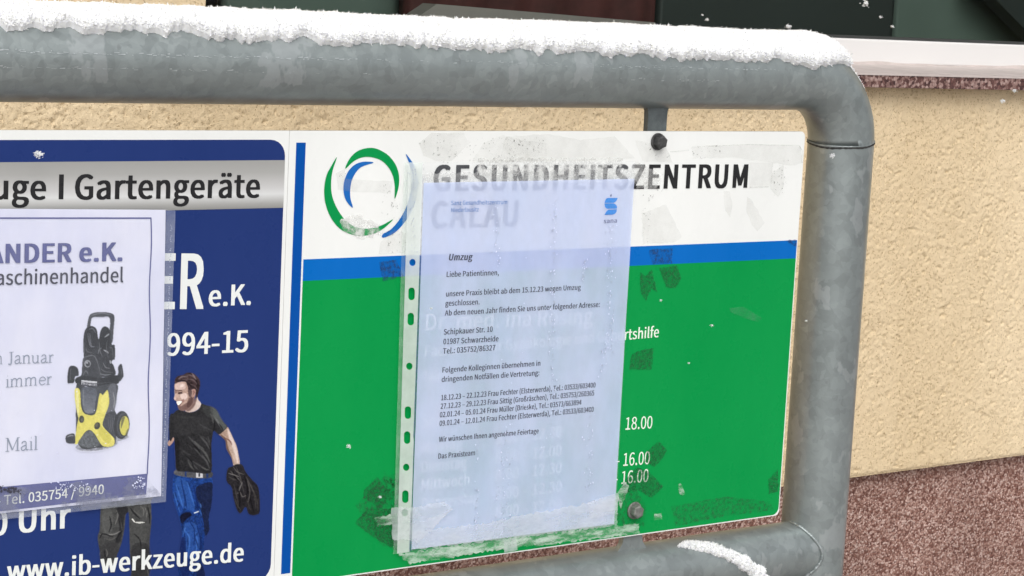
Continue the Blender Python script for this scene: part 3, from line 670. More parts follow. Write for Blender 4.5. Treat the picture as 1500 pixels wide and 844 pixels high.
# lettering ---------------------------------------------------------
# letter outlines (humanist sans), one glyph per entry: advance; bezier splines of handle, knot, handle
OUTLINES = """A213;30,86,1,0,12,0,23,0,34,0,42,26,51,52,59,78,90,78,121,78,153,78,161,52,169,26,177,0,189,0,200,0,211,0,182,86,153,171,124,257,112,257,100,257,88,257,59,171;93,104,67,104,71,117,75,130,79,144,89,173,97,200,105,230,106,230,106,230,106,230,115,201,123,173,132,144,136,130,141,117,145,104,119,104|B230;35,86,35,0,63,0,90,0,117,0,174,0,214,25,214,75,214,110,193,131,162,137,162,137,162,138,162,138,186,146,200,168,200,194,200,239,163,257,111,257,86,257,61,257,35,257,35,171;80,148,68,148,68,176,68,203,68,231,81,231,94,231,107,231,147,231,168,220,168,190,168,164,150,148,106,148,93,148;83,26,68,26,68,58,68,90,68,123,83,123,97,123,112,123,158,123,182,108,182,76,182,42,157,26,112,26,97,26|C223;68,-5,132,-5,165,-5,190,9,211,32,205,39,199,46,193,53,176,35,158,24,133,24,84,24,54,64,54,129,54,193,86,233,134,233,157,233,173,223,187,209,193,216,199,223,204,230,190,246,165,261,134,261,69,261,20,211,20,128,20,45|D241;35,86,35,0,57,0,79,0,101,0,178,0,220,48,220,129,220,211,178,257,99,257,78,257,57,257,35,257,35,171;77,27,68,27,68,95,68,162,68,230,77,230,87,230,97,230,157,230,187,194,187,129,187,64,157,27,97,27,87,27|E206;35,86,35,0,86,0,136,0,187,0,187,9,187,18,187,28,147,28,107,28,68,28,68,59,68,90,68,121,100,121,132,121,165,121,165,130,165,140,165,149,132,149,100,149,68,149,68,176,68,202,68,229,106,229,145,229,183,229,183,238,183,248,183,257,134,257,85,257,35,257,35,171|F193;35,86,35,0,46,0,57,0,68,0,68,38,68,77,68,115,100,115,133,115,166,115,166,124,166,133,166,143,133,143,100,143,68,143,68,171,68,200,68,229,106,229,145,229,183,229,183,238,183,248,183,257,134,257,85,257,35,257,35,171|G241;69,-5,136,-5,171,-5,199,8,215,25,215,61,215,97,215,133,187,133,159,133,131,133,131,124,131,115,131,106,149,106,167,106,186,106,186,84,186,61,186,39,175,29,158,24,139,24,84,24,54,64,54,129,54,193,87,233,139,233,165,233,181,222,194,209,200,216,206,223,212,230,197,245,174,261,138,261,70,261,20,211,20,128,20,45|H255;35,86,35,0,46,0,57,0,68,0,68,40,68,81,68,121,107,121,147,121,187,121,187,81,187,40,187,0,198,0,209,0,220,0,220,86,220,171,220,257,209,257,198,257,187,257,187,221,187,185,187,149,147,149,107,149,68,149,68,185,68,221,68,257,57,257,46,257,35,257,35,171|I103;35,86,35,0,46,0,57,0,68,0,68,86,68,171,68,257,57,257,46,257,35,257,35,171|J187;50,-5,83,-5,133,-5,154,31,154,75,154,136,154,196,154,257,143,257,132,257,121,257,121,197,121,138,121,78,121,40,107,24,80,24,61,24,47,32,35,53,28,47,20,42,12,36,27,9|K226;35,86,35,0,46,0,57,0,68,0,68,27,68,54,68,81,82,99,97,116,112,134,137,89,163,45,189,0,201,0,213,0,225,0,194,53,163,106,132,159,159,192,186,224,213,257,200,257,188,257,176,257,140,214,104,171,68,128,68,128,68,128,68,128,68,171,68,214,68,257,57,257,46,257,35,257,35,171|L190;35,86,35,0,84,0,132,0,180,0,180,9,180,18,180,28,143,28,105,28,68,28,68,104,68,180,68,257,57,257,46,257,35,257,35,171|M284;35,86,35,0,45,0,55,0,64,0,64,47,64,95,64,142,64,164,62,195,60,218,61,218,61,218,62,218,69,198,75,179,82,159,99,115,115,70,131,26,138,26,145,26,153,26,169,70,185,115,201,159,208,179,215,198,222,218,222,218,223,218,223,218,221,195,219,164,219,142,219,95,219,47,219,0,229,0,239,0,249,0,249,86,249,171,249,257,236,257,223,257,210,257,194,211,177,165,161,119,155,102,150,84,143,66,143,66,142,66,142,66,136,84,130,102,123,119,107,165,91,211,74,257,61,257,48,257,35,257,35,171|N253;35,86,35,0,46,0,56,0,66,0,66,45,66,90,66,135,66,162,63,189,62,215,62,215,63,215,63,215,73,197,82,180,91,162,122,108,153,54,185,0,196,0,207,0,218,0,218,86,218,171,218,257,208,257,197,257,187,257,187,212,187,168,187,123,187,97,189,68,192,42,191,42,190,42,190,42,181,60,171,77,162,95,131,149,100,203,68,257,57,257,46,257,35,257,35,171|O260;65,-5,130,-5,194,-5,239,47,239,129,239,211,194,261,130,261,65,261,20,211,20,129,20,47;176,24,130,24,84,24,54,65,54,129,54,193,84,233,130,233,176,233,206,193,206,129,206,65|P222;35,86,35,0,46,0,57,0,68,0,68,34,68,68,68,102,82,102,96,102,110,102,166,102,204,127,204,181,204,237,166,257,109,257,84,257,60,257,35,257,35,171;80,129,68,129,68,162,68,196,68,230,80,230,92,230,104,230,150,230,172,219,172,181,172,145,151,129,106,129,93,129|R222;82,135,68,135,68,167,68,199,68,230,82,230,96,230,111,230,151,230,173,218,173,185,173,151,151,135,111,135,96,135;155,36,176,0,188,0,200,0,213,0,191,37,169,75,147,112,182,121,205,145,205,185,205,238,168,257,116,257,89,257,62,257,35,257,35,171,35,86,35,0,46,0,57,0,68,0,68,36,68,73,68,109,83,109,98,109,114,109,135,73|S209;70,-5,106,-5,160,-5,194,28,194,68,194,106,171,124,141,137,129,142,116,147,104,153,84,161,62,171,62,196,62,218,81,233,110,233,133,233,152,224,168,209,174,216,179,223,185,230,167,248,140,261,110,261,63,261,29,233,29,193,29,156,57,138,81,127,93,122,105,117,118,111,142,100,161,92,161,65,161,41,141,24,107,24,80,24,54,36,36,56,30,48,23,41,17,33,39,10|T210;89,76,89,0,99,0,110,0,121,0,121,76,121,153,121,229,147,229,173,229,199,229,199,238,199,248,199,257,136,257,74,257,11,257,11,248,11,238,11,229,37,229,63,229,89,229,89,153|U252;74,-5,126,-5,179,-5,218,23,218,106,218,156,218,206,218,257,208,257,198,257,187,257,187,206,187,156,187,105,187,43,160,24,126,24,93,24,67,43,67,105,67,156,67,206,67,257,56,257,45,257,34,257,34,206,34,156,34,106,34,23|V201;55,86,82,0,95,0,107,0,120,0,147,86,174,171,201,257,190,257,179,257,168,257,155,210,141,164,127,118,118,88,112,63,102,33,102,33,101,33,101,33,91,63,85,88,76,118,62,164,48,210,34,257,23,257,12,257,0,257,28,171|W307;45,86,63,0,76,0,89,0,102,0,115,52,127,103,140,155,144,175,149,194,153,213,153,213,154,213,154,213,159,194,162,175,167,155,180,103,193,52,206,0,219,0,232,0,245,0,263,86,280,171,298,257,288,257,277,257,267,257,258,210,249,164,239,117,235,89,230,62,225,34,225,34,224,34,223,34,217,62,211,90,205,117,193,164,181,210,169,257,160,257,150,257,140,257,128,210,116,164,104,117,98,89,92,62,86,34,86,34,85,34,85,34,79,62,75,89,69,117,60,164,51,210,42,257,31,257,20,257,9,257,27,171|Z211;18,7,18,0,77,0,136,0,195,0,195,9,195,18,195,28,149,28,103,28,57,28,103,98,148,167,193,237,193,244,193,250,193,257,139,257,84,257,30,257,30,248,30,238,30,229,71,229,112,229,153,229,108,159,63,90,18,20,18,13|a197;44,-5,76,-5,99,-5,121,8,139,23,139,23,140,23,140,23,141,15,142,8,143,0,152,0,160,0,169,0,169,39,169,78,169,117,169,164,150,195,103,195,72,195,46,181,29,170,33,163,37,155,41,148,56,158,76,168,98,168,129,168,137,145,137,120,56,111,21,91,21,49,21,15;103,21,85,21,66,21,51,30,51,51,51,76,73,92,137,99,137,81,137,64,137,46,119,30|b216;98,-5,116,-5,159,-5,199,33,199,98,199,157,172,195,123,195,102,195,81,183,63,168,63,180,64,191,64,202,64,228,64,253,64,279,54,279,43,279,32,279,32,186,32,93,32,0,41,0,49,0,58,0,59,7,60,13,61,20,61,20,62,20,62,20,78,5;142,22,111,22,98,22,81,27,64,42,64,75,64,109,64,142,82,159,99,168,115,168,151,168,165,140,165,98,165,51|c179;57,-5,107,-5,130,-5,152,5,169,19,164,26,159,34,155,41,143,30,127,22,110,22,75,22,51,51,51,95,51,139,76,168,111,168,126,168,138,161,149,152,154,159,160,166,165,173,152,185,134,195,110,195,61,195,18,158,18,95,18,32|d217;49,-5,97,-5,120,-5,140,8,155,22,155,22,155,22,156,22,157,15,158,7,159,0,167,0,176,0,185,0,185,93,185,186,185,279,174,279,163,279,153,279,153,254,153,230,153,206,153,195,154,184,154,173,138,187,123,195,101,195,57,195,19,157,19,95,19,32;121,22,104,22,71,22,51,49,51,95,51,139,76,168,106,168,122,168,137,162,153,148,153,115,153,82,153,48,137,31|e194;58,-5,109,-5,135,-5,155,4,172,15,168,22,164,29,160,36,146,27,131,21,113,21,77,21,52,47,50,88,92,88,135,88,178,88,179,92,179,99,179,106,179,160,152,195,103,195,60,195,18,157,18,95,18,32;83,110,49,110,53,148,77,169,104,169,134,169,151,149,151,110,117,110|f114;12,172,12,164,20,164,29,164,37,164,37,109,37,55,37,0,48,0,59,0,69,0,69,55,69,109,69,164,83,164,96,164,110,164,110,173,110,181,110,190,96,190,83,190,69,190,69,200,69,210,69,220,69,245,78,258,96,258,103,258,111,256,118,252,120,261,122,269,125,277,116,281,105,283,93,283,55,283,37,259,37,221,37,210,37,200,37,190,29,190,20,189,12,188,12,180|g197;50,-88,96,-88,155,-88,193,-57,193,-22,193,10,170,23,126,23,114,23,101,23,89,23,63,23,56,32,56,44,56,55,61,61,68,67,76,63,87,60,96,60,135,60,166,86,166,126,166,143,159,157,150,166,163,166,176,166,189,166,189,174,189,182,189,190,167,190,145,190,123,190,116,193,107,195,96,195,58,195,25,169,25,127,25,104,37,86,50,76,50,76,50,75,50,75,40,68,29,55,29,39,29,24,36,14,46,8,46,7,46,7,46,6,28,-5,18,-20,18,-37,18,-69;118,82,96,82,74,82,56,99,56,127,56,155,74,172,96,172,119,172,137,155,137,127,137,99;138,-65,101,-65,66,-65,46,-53,46,-32,46,-21,51,-10,65,0,74,-2,83,-3,90,-3,101,-3,112,-3,123,-3,148,-3,161,-9,161,-27,161,-47|h213;32,93,32,0,43,0,54,0,64,0,64,46,64,92,64,138,83,157,97,167,116,167,141,167,152,152,152,116,152,77,152,39,152,0,163,0,174,0,184,0,184,40,184,80,184,120,184,169,166,195,126,195,100,195,81,181,63,163,63,176,64,189,64,202,64,228,64,253,64,279,54,279,43,279,32,279,32,186|i96;32,63,32,0,43,0,54,0,64,0,64,63,64,127,64,190,54,190,43,190,32,190,32,127;36,229,48,229,61,229,70,238,70,251,70,263,61,271,48,271,36,271,27,263,27,251,27,238|k193;32,93,32,0,43,0,53,0,64,0,64,17,64,33,64,50,76,64,88,78,99,92,118,61,137,31,155,0,167,0,178,0,190,0,166,38,142,76,118,113,139,139,160,165,181,190,169,190,158,190,146,190,119,157,92,123,65,90,65,90,64,90,64,90,64,153,64,216,64,279,53,279,43,279,32,279,32,186|l99;42,-5,66,-5,75,-5,80,-3,84,-2,83,6,81,15,80,23,76,22,75,22,73,22,68,22,64,26,64,36,64,117,64,198,64,279,54,279,43,279,32,279,32,198,32,118,32,38,32,11|m324;32,63,32,0,43,0,54,0,64,0,64,46,64,92,64,138,82,158,98,167,112,167,136,167,147,152,147,116,147,77,147,39,147,0,158,0,169,0,179,0,179,46,179,92,179,138,197,158,213,167,227,167,251,167,263,152,263,116,263,77,263,39,263,0,273,0,284,0,294,0,294,40,294,80,294,120,294,169,276,195,237,195,214,195,194,180,174,159,166,181,151,195,121,195,99,195,79,181,62,162,62,162,62,162,62,162,61,172,60,181,58,190,50,190,41,190,32,190,32,127|n214;32,63,32,0,43,0,54,0,64,0,64,46,64,92,64,138,83,157,97,167,116,167,141,167,152,152,152,116,152,77,152,39,152,0,163,0,174,0,184,0,184,40,184,80,184,120,184,169,166,195,126,195,100,195,80,181,62,162,62,162,62,162,62,162,61,172,60,181,58,190,50,190,41,190,32,190,32,127|o212;60,-5,106,-5,153,-5,194,32,194,95,194,158,153,195,106,195,60,195,18,158,18,95,18,32;139,22,106,22,73,22,51,51,51,95,51,139,73,168,106,168,139,168,161,139,161,95,161,51|p217;32,10,32,-80,43,-80,54,-80,64,-80,64,-59,64,-37,64,-16,64,-5,64,6,63,18,81,3,99,-5,116,-5,159,-5,199,33,199,98,199,157,172,195,123,195,101,195,79,182,62,168,62,168,62,168,62,168,61,175,60,183,58,190,50,190,41,190,32,190,32,100;142,22,111,22,98,22,81,27,64,42,64,75,64,109,64,142,83,159,99,168,115,168,151,168,165,140,165,98,165,51|r136;32,63,32,0,43,0,54,0,64,0,64,41,64,81,64,122,77,154,96,166,112,166,120,166,124,165,131,163,133,172,135,182,137,191,131,194,125,195,116,195,95,195,76,180,62,155,62,155,62,155,62,155,61,167,60,179,58,190,50,190,41,190,32,190,32,127|s164;55,-5,82,-5,127,-5,151,21,151,52,151,88,121,99,93,110,72,118,52,125,52,143,52,158,63,170,88,170,104,170,118,163,131,153,136,160,141,167,146,173,132,185,111,195,87,195,46,195,22,171,22,141,22,109,50,96,77,86,98,78,120,69,120,50,120,34,108,20,83,20,60,20,43,29,27,43,21,36,16,29,11,22,29,7|t132;51,-5,92,-5,104,-5,116,-1,127,2,125,11,123,19,121,27,114,24,106,21,99,21,77,21,70,35,70,58,70,93,70,129,70,164,87,164,104,164,121,164,121,173,121,181,121,190,104,190,87,190,70,190,70,208,70,226,70,244,61,244,52,244,43,244,42,226,41,208,40,190,30,190,19,189,9,188,9,180,9,172,9,164,19,164,28,164,38,164,38,129,38,94,38,59,38,21|u213;48,-5,88,-5,114,-5,133,9,151,30,151,30,151,30,152,30,152,20,153,10,154,0,163,0,172,0,181,0,181,63,181,127,181,190,170,190,159,190,149,190,149,145,149,100,149,55,131,33,117,23,97,23,72,23,62,38,62,74,62,112,62,151,62,190,51,190,40,190,29,190,29,150,29,110,29,70,29,21|v182;50,63,73,0,86,0,98,0,111,0,133,63,155,127,178,190,167,190,157,190,146,190,134,154,122,118,110,82,105,63,98,44,93,26,92,26,92,26,91,26,85,44,79,63,74,82,62,118,50,154,38,190,27,190,16,190,5,190,27,127|w281;45,63,62,0,75,0,87,0,99,0,108,34,117,68,126,102,131,120,135,138,139,157,140,157,141,157,141,157,146,138,149,120,154,103,163,68,172,34,181,0,194,0,207,0,220,0,237,63,255,127,272,190,261,190,251,190,241,190,232,153,222,117,213,80,209,62,206,45,202,27,201,27,201,27,200,27,195,45,191,62,187,80,177,117,167,153,157,190,146,190,136,190,126,190,116,153,106,117,96,80,91,62,87,45,83,27,83,27,82,27,82,27,78,45,74,62,70,80,61,117,51,153,42,190,31,190,20,190,9,190,27,127|x174;26,33,5,0,16,0,28,0,39,0,47,15,56,30,64,44,71,56,77,68,84,78,84,78,85,78,85,78,93,68,100,56,106,44,115,30,125,15,134,0,146,0,157,0,169,0,148,32,127,64,106,96,126,127,145,159,164,190,153,190,142,190,131,190,123,176,115,162,107,148,102,138,96,127,91,117,90,117,90,117,89,117,83,127,76,138,70,148,62,162,53,176,45,190,33,190,22,190,10,190,29,160,49,129,68,99,47,66|y182;27,-82,35,-82,73,-82,93,-53,106,-16,130,53,154,121,178,190,167,190,157,190,147,190,135,155,124,120,112,85,107,68,102,48,97,31,96,31,96,31,95,31,89,49,82,68,76,85,63,120,51,155,38,190,27,190,16,190,5,190,30,127,55,63,81,0,79,-5,78,-10,77,-15,69,-38,55,-56,34,-56,29,-56,23,-54,19,-53,17,-61,15,-70,13,-78,19,-81|z166;12,6,12,0,60,0,108,0,156,0,156,9,156,17,156,26,122,26,87,26,53,26,86,75,120,124,153,173,153,179,153,184,153,190,110,190,66,190,23,190,23,181,23,173,23,164,53,164,83,164,112,164,79,115,46,66,12,17,12,11|ä197;44,-5,76,-5,99,-5,121,8,139,23,139,23,140,23,140,23,141,15,142,8,143,0,152,0,160,0,169,0,169,39,169,78,169,117,169,164,150,195,103,195,72,195,46,181,29,170,33,163,37,155,41,148,56,158,76,168,98,168,129,168,137,145,137,120,56,111,21,91,21,49,21,15;103,21,85,21,66,21,51,30,51,51,51,76,73,92,137,99,137,81,137,64,137,46,119,30;56,230,67,230,78,230,86,238,86,249,86,260,78,269,67,269,56,269,48,260,48,249,48,238;131,230,142,230,153,230,162,238,162,249,162,260,153,269,142,269,131,269,123,260,123,249,123,238|ö212;60,-5,106,-5,153,-5,194,32,194,95,194,158,153,195,106,195,60,195,18,158,18,95,18,32;139,22,106,22,73,22,51,51,51,95,51,139,73,168,106,168,139,168,161,139,161,95,161,51;57,230,69,230,79,230,88,238,88,249,88,260,79,269,69,269,57,269,49,260,49,249,49,238;132,230,144,230,155,230,163,238,163,249,163,260,155,269,144,269,132,269,124,260,124,249,124,238|ü213;48,-5,88,-5,114,-5,133,9,151,30,151,30,151,30,152,30,152,20,153,10,154,0,163,0,172,0,181,0,181,63,181,127,181,190,170,190,159,190,149,190,149,145,149,100,149,55,131,33,117,23,97,23,72,23,62,38,62,74,62,112,62,151,62,190,51,190,40,190,29,190,29,150,29,110,29,70,29,21;57,230,68,230,79,230,88,238,88,249,88,260,79,269,68,269,57,269,49,260,49,249,49,238;133,230,144,230,155,230,163,238,163,249,163,260,155,269,144,269,133,269,124,260,124,249,124,238|ß225;130,-5,152,-5,190,-5,214,21,214,53,214,117,137,108,137,146,137,173,172,186,172,225,172,257,150,283,109,283,60,283,32,251,32,202,32,134,32,67,32,0,43,0,53,0,64,0,64,65,64,130,64,196,64,236,81,257,108,257,130,257,141,242,141,222,141,189,106,178,106,143,106,88,184,97,184,52,184,35,172,20,150,20,136,20,123,26,109,37,105,30,100,22,96,15,112,2|Ä213;55,280,65,280,77,280,85,288,85,299,85,310,77,318,65,318,55,318,47,310,47,299,47,288;135,280,146,280,157,280,165,288,165,299,165,310,157,318,146,318,135,318,127,310,127,299,127,288;30,86,1,0,12,0,23,0,34,0,42,26,51,52,59,78,90,78,121,78,153,78,161,52,169,26,177,0,189,0,200,0,211,0,182,86,153,171,124,257,112,257,100,257,88,257,59,171;93,104,67,104,71,117,75,130,79,144,89,173,97,200,105,230,106,230,106,230,106,230,115,201,123,173,132,144,136,130,141,117,145,104,119,104|0194;48,-5,97,-5,146,-5,177,40,177,129,177,218,146,261,97,261,48,261,18,218,18,129,18,40;126,21,97,21,68,21,48,54,48,129,48,204,68,236,97,236,126,236,146,204,146,129,146,54|1194;31,9,31,0,78,0,125,0,172,0,172,9,172,18,172,27,154,27,137,27,120,27,120,103,120,180,120,257,112,257,104,257,96,257,82,249,65,243,42,238,42,232,42,225,42,218,58,218,73,218,88,218,88,154,88,90,88,27,69,27,50,27,31,27,31,18|2194;15,6,15,0,69,0,123,0,177,0,177,9,177,18,177,28,153,28,129,28,106,28,93,28,77,26,64,25,124,82,165,134,165,186,165,231,136,261,90,261,57,261,35,246,14,224,20,218,26,212,33,206,47,223,65,235,86,235,118,235,133,214,133,185,133,140,96,89,15,19,15,13|3194;52,-5,92,-5,138,-5,175,23,175,69,175,104,151,126,120,134,120,134,120,135,120,136,148,145,166,166,166,197,166,238,134,261,91,261,62,261,39,248,20,231,25,224,31,217,37,210,51,225,69,235,90,235,117,235,133,219,133,195,133,167,116,146,62,146,62,137,62,129,62,121,122,121,142,101,142,70,142,40,121,22,90,22,61,22,42,36,27,51,21,45,16,38,10,31,27,12|4194;119,24,119,0,129,0,139,0,149,0,149,24,149,47,149,71,161,71,172,71,183,71,183,79,183,88,183,96,172,96,161,96,149,96,149,150,149,203,149,257,137,257,126,257,114,257,78,202,43,147,7,92,7,85,7,78,7,71,44,71,82,71,119,71,119,47;119,123,119,96,93,96,67,96,40,96,60,125,79,155,99,184,106,196,113,209,119,222,120,222,120,222,121,222,120,209,119,188,119,175,119,149|5194;51,-5,92,-5,135,-5,176,27,176,83,176,140,141,165,98,165,83,165,71,161,60,155,62,180,64,205,67,229,99,229,131,229,163,229,163,238,163,248,163,257,122,257,80,257,39,257,36,217,33,177,30,137,36,133,42,130,47,126,62,136,73,141,90,141,122,141,143,119,143,83,143,45,119,22,89,22,59,22,40,36,26,50,20,43,15,36,9,29,27,12|6194;56,-5,105,-5,145,-5,179,29,179,79,179,133,151,159,108,159,88,159,65,148,50,129,51,208,80,235,116,235,131,235,147,227,157,215,163,222,169,228,175,235,160,250,141,261,114,261,65,261,20,223,20,123,20,38;54,50,50,103,67,127,87,136,103,136,134,136,149,113,149,79,149,44,130,21,105,21,73,21|7194;74,97,69,0,80,0,92,0,103,0,107,100,118,160,178,237,178,244,178,250,178,257,124,257,71,257,17,257,17,248,17,238,17,229,59,229,100,229,142,229,91,159|8194;50,-5,98,-5,146,-5,178,25,178,62,178,97,158,116,135,129,135,130,135,130,135,131,150,143,169,166,169,193,169,232,143,261,99,261,59,261,28,234,28,195,28,168,44,149,63,136,63,136,63,135,63,135,40,122,16,98,16,64,16,24;133,155,116,139,85,151,57,165,57,195,57,220,75,237,98,237,126,237,142,217,142,191,142,172;128,19,98,19,68,19,44,39,44,67,44,91,59,111,80,125,116,110,148,97,148,63,148,37|9194;54,-5,82,-5,130,-5,175,35,175,139,175,221,138,261,89,261,49,261,15,228,15,178,15,125,43,97,86,97,107,97,130,110,145,129,143,49,114,22,81,22,64,22,49,29,38,42,32,35,26,28,20,22,35,7;141,208,145,155,128,131,109,121,91,121,61,121,46,144,46,178,46,213,64,236,89,236,122,236|.97;36,-5,49,-5,61,-5,72,5,72,20,72,34,61,44,49,44,36,44,26,34,26,20,26,5|,97;24,-60,26,-67,58,-53,77,-27,77,7,77,30,67,44,50,44,37,44,26,36,26,22,26,8,37,-1,50,-1,51,-1,52,0,54,0,53,-21,40,-38,19,-48,21,-54|:97;36,137,49,137,61,137,72,146,72,161,72,175,61,186,49,186,36,186,26,175,26,161,26,146;36,-5,49,-5,61,-5,72,5,72,20,72,34,61,44,49,44,36,44,26,34,26,20,26,5|/137;39,51,4,-63,12,-63,19,-63,27,-63,62,51,97,164,132,278,124,278,117,278,109,278,74,164|(118;51,-16,84,-69,90,-66,97,-63,103,-60,73,-10,59,49,59,109,59,168,73,227,103,277,97,280,90,283,84,286,51,234,32,178,32,109,32,40|)118;28,-66,35,-69,67,-16,86,40,86,109,86,178,67,234,35,286,28,283,21,280,15,277,45,227,60,168,60,109,60,49,45,-10,15,-60,21,-63|-121;16,94,16,86,46,86,76,86,106,86,106,94,106,102,106,110,76,110,46,110,16,110,16,102|–188;16,95,16,88,68,88,120,88,172,88,172,95,172,102,172,109,120,109,68,109,16,109,16,102| 78"""
GL = {}
for _e in OUTLINES.split('|'):
    _p = _e[1:].split(';')
    GL[_e[0]] = (int(_p[0]), [[int(q) for q in sp.split(',')] for sp in _p[1:]])
_capu = max(GL['H'][1][0][3::6])
_gm = {}
def glyph_mesh(ch, off, res):
    key = (ch, off, res)
    if key in _gm: return _gm[key]
    k = .7 / _capu
    c = bpy.data.curves.new('t', 'CURVE'); c.dimensions = '2D'; c.fill_mode = 'FRONT'; c.resolution_u = res
    for sp in GL[ch][1]:
        b = c.splines.new('BEZIER'); n = len(sp) // 6; b.bezier_points.add(n - 1); b.use_cyclic_u = True
        for i in range(n):
            p = b.bezier_points[i]; v = [q * k for q in sp[i * 6:i * 6 + 6]]
            p.handle_left_type = 'FREE'; p.handle_right_type = 'FREE'
            p.handle_left = (v[0], v[1], 0); p.co = (v[2], v[3], 0); p.handle_right = (v[4], v[5], 0)
    o = bpy.data.objects.new('t', c)
    me = bpy.data.meshes.new_from_object(o)
    V = np.array([v.co[:] for v in me.vertices]).reshape(-1, 3); Fc = [tuple(p.vertices) for p in me.polygons]
    if off > 0:
        sh = [(-off, 0), (off, 0)] if res < 4 else [(-off, -off * .3), (off, off * .3), (-off, off * .3), (off, -off * .3), (0, 0)]
        n = len(V); V0, F0 = V, Fc; V = np.concatenate([V0 + np.array([a, b, .00003 * i]) for i, (a, b) in enumerate(sh)])
        Fc = [tuple(q + n * i for q in f) for i in range(len(sh)) for f in F0]
    bpy.data.objects.remove(o); bpy.data.curves.remove(c); bpy.data.meshes.remove(me)
    _gm[key] = (V, Fc); return _gm[key]
def glyphs(body, off=0.0, res=4, spacing=1.0):
    x = 0.0; AV, AF, n = [], [], 0
    k = .7 / _capu
    for i, ch in enumerate(body):
        if ch != ' ' and GL[ch][1]:
            V, Fc = glyph_mesh(ch, off, res)
            V = V.copy(); V[:, 0] += x; V[:, 2] += (i % 2) * .000013
            AV.append(V); AF += [tuple(a + n for a in f) for f in Fc]; n += len(V)
        x += GL[ch][0] * k * spacing + off * 1.2
    return np.concatenate(AV), AF
_cap = {('cap', 0): .7}
def lettering(body, pl, pr, cap, mat, parent, y=2 * E1, plane=0.0, off=0.0, ref=None, res=4, shear=0.0, bumpf=None, spacing=1.0, tilt=0.0):
    """pl, pr: photo pixels of the baseline ends; cap: capital height in photo pixels at pl"""
    V, Fc = glyphs(body, off, res, spacing)
    ch = _cap[('cap', 0)]
    g0, g1 = V[:, 0].min(), V[:, 0].max()
    if ref:
        rvv = glyphs(ref, off, res, spacing)[0]; g0 = g1 - (rvv[:, 0].max() - rvv[:, 0].min())
    a = np.array(at(pl[0], pl[1], plane)); b = np.array(at(pr[0], pr[1], plane))
    dz = at(pl[0], pl[1] - cap, plane)[1] - a[1]
    s = (V[:, 0] - g0) / (g1 - g0); h = V[:, 1] / ch * dz
    x = a[0] + s * (b[0] - a[0]) + h * shear
    z = a[1] + s * (b[1] - a[1]) + h
    yy = np.full(len(x), y) if bumpf is None else bumpf(x, z) + y
    return obj('lettering', np.stack([x, yy - V[:, 2], z], 1), Fc, mat, parent)

# workshop sign
lettering('Gartengeräte', (109, 292), (380, 289), 36, M['black'], WS, y=3 * E1, off=.03)
lettering('I', (85.5, 292), (92.5, 292), 36.5, M['black'], WS, y=3 * E1, off=.0)
lettering('Werkzeuge', (-11, 291.5), (67, 292), 36, M['black'], WS, y=3 * E1, off=.03, ref='uge')
lettering('ANDER', (225, 452), (297.7, 451.5), 80, M['whiteink'], WS, off=.033, ref='ER')
lettering('e.K.', (305, 448.5), (367, 446), 30, M['whiteink'], WS, off=.03)
lettering('994-15', (244, 521), (363, 515), 32, M['whiteink'], WS, off=.025, ref='994-15')
lettering('0 Uhr', (27, 780.5), (103, 772.5), 36, M['whiteink'], WS, off=.033, ref='Uhr')
lettering('www.ib-werkzeuge.de', (146, 839), (356, 821.5), 27, M['whiteink'], WS, y=5 * E1, off=.033, ref='werkzeuge.de')

# health centre sign
lettering('GESUNDHEITSZENTRUM', (634, 279.5), (1094, 274.5), 37, M['black'], HS, off=.042, spacing=1.1)
lettering('CALAU', (631, 334), (758, 331), 38, M['black'], HS, off=.042, spacing=1.1)
lettering('Dr. med. Ina Rösing', (623, 484), (868, 474), 24, M['paleink'], HS, off=.02)
lettering('Fachärztin für Gynäkologie und Geburtshilfe', (622, 523), (964.5, 493.6), 16.5, M['paleink'], HS, off=.018)
lettering('Telefon', (619, 561), (668, 555), 16, M['paleink'], HS, off=.018)
lettering('Sprechzeiten', (617, 627), (725, 615), 19, M['paleink'], HS, off=.02)
days = [('Montag', 664, '9.00 – 12.30', ), ('Dienstag', 692, '8.00 – 12.00'), ('Mittwoch', 718, '8.00 – 12.30'), ('Donnerstag', 746, '8.00 – 12.30'), ('Freitag', 773, '8.00 – 12.00')]
for i, (dname, yb, tm) in enumerate(days):
    wdt = [60, 66, 70, 84, 52][i]
    lettering(dname, (617, yb), (617 + wdt, yb - wdt * .112 - .2 * i), 16, M['paleink'], HS, off=.018)
    lettering(tm, (725, yb - 13 - i * .3), (822, yb - 24.5 - i * .6), 16, M['paleink'], HS, off=.018)
lettering('18.00', (915.8, 629.6), (954.7, 627.3), 18, M['paleink'], HS, off=.004)
lettering('– 16.00', (912.5, 682.6), (951, 679.5), 18.5, M['paleink'], HS, off=.004, ref='16.00')
lettering('– 16.00', (910, 709), (949, 705.5), 18.5, M['paleink'], HS, off=.004, ref='16.00')

# logo crescents
K = (400, 150, 3.375)
outer_green = [(315, 270), (285, 318), (262, 365), (252, 430), (258, 500), (285, 570), (330, 625), (385, 652), (440, 660), (500, 648), (550, 620), (593, 578),
               (540, 606), (490, 622), (440, 624), (395, 612), (350, 575), (316, 525), (292, 465), (286, 405), (293, 340)]
inner_green = [(356, 328), (378, 278), (415, 242), (465, 226), (510, 229), (560, 255), (595, 292), (616, 335), (623, 385), (616, 435), (600, 478),
               (601, 420), (592, 365), (570, 322), (535, 288), (490, 272), (445, 271), (400, 290)]
inner_blue = [(496, 298), (455, 293), (412, 303), (375, 335), (352, 385), (347, 435), (360, 485), (393, 521),
              (381, 470), (383, 410), (400, 360), (435, 320)]
right_blue = [(655, 255), (690, 300), (712, 350), (718, 405), (708, 470), (685, 535), (650, 592), (600, 645), (545, 669), (541, 652), (585, 625), (630, 570), (662, 505), (680, 435), (684, 370), (675, 310)]
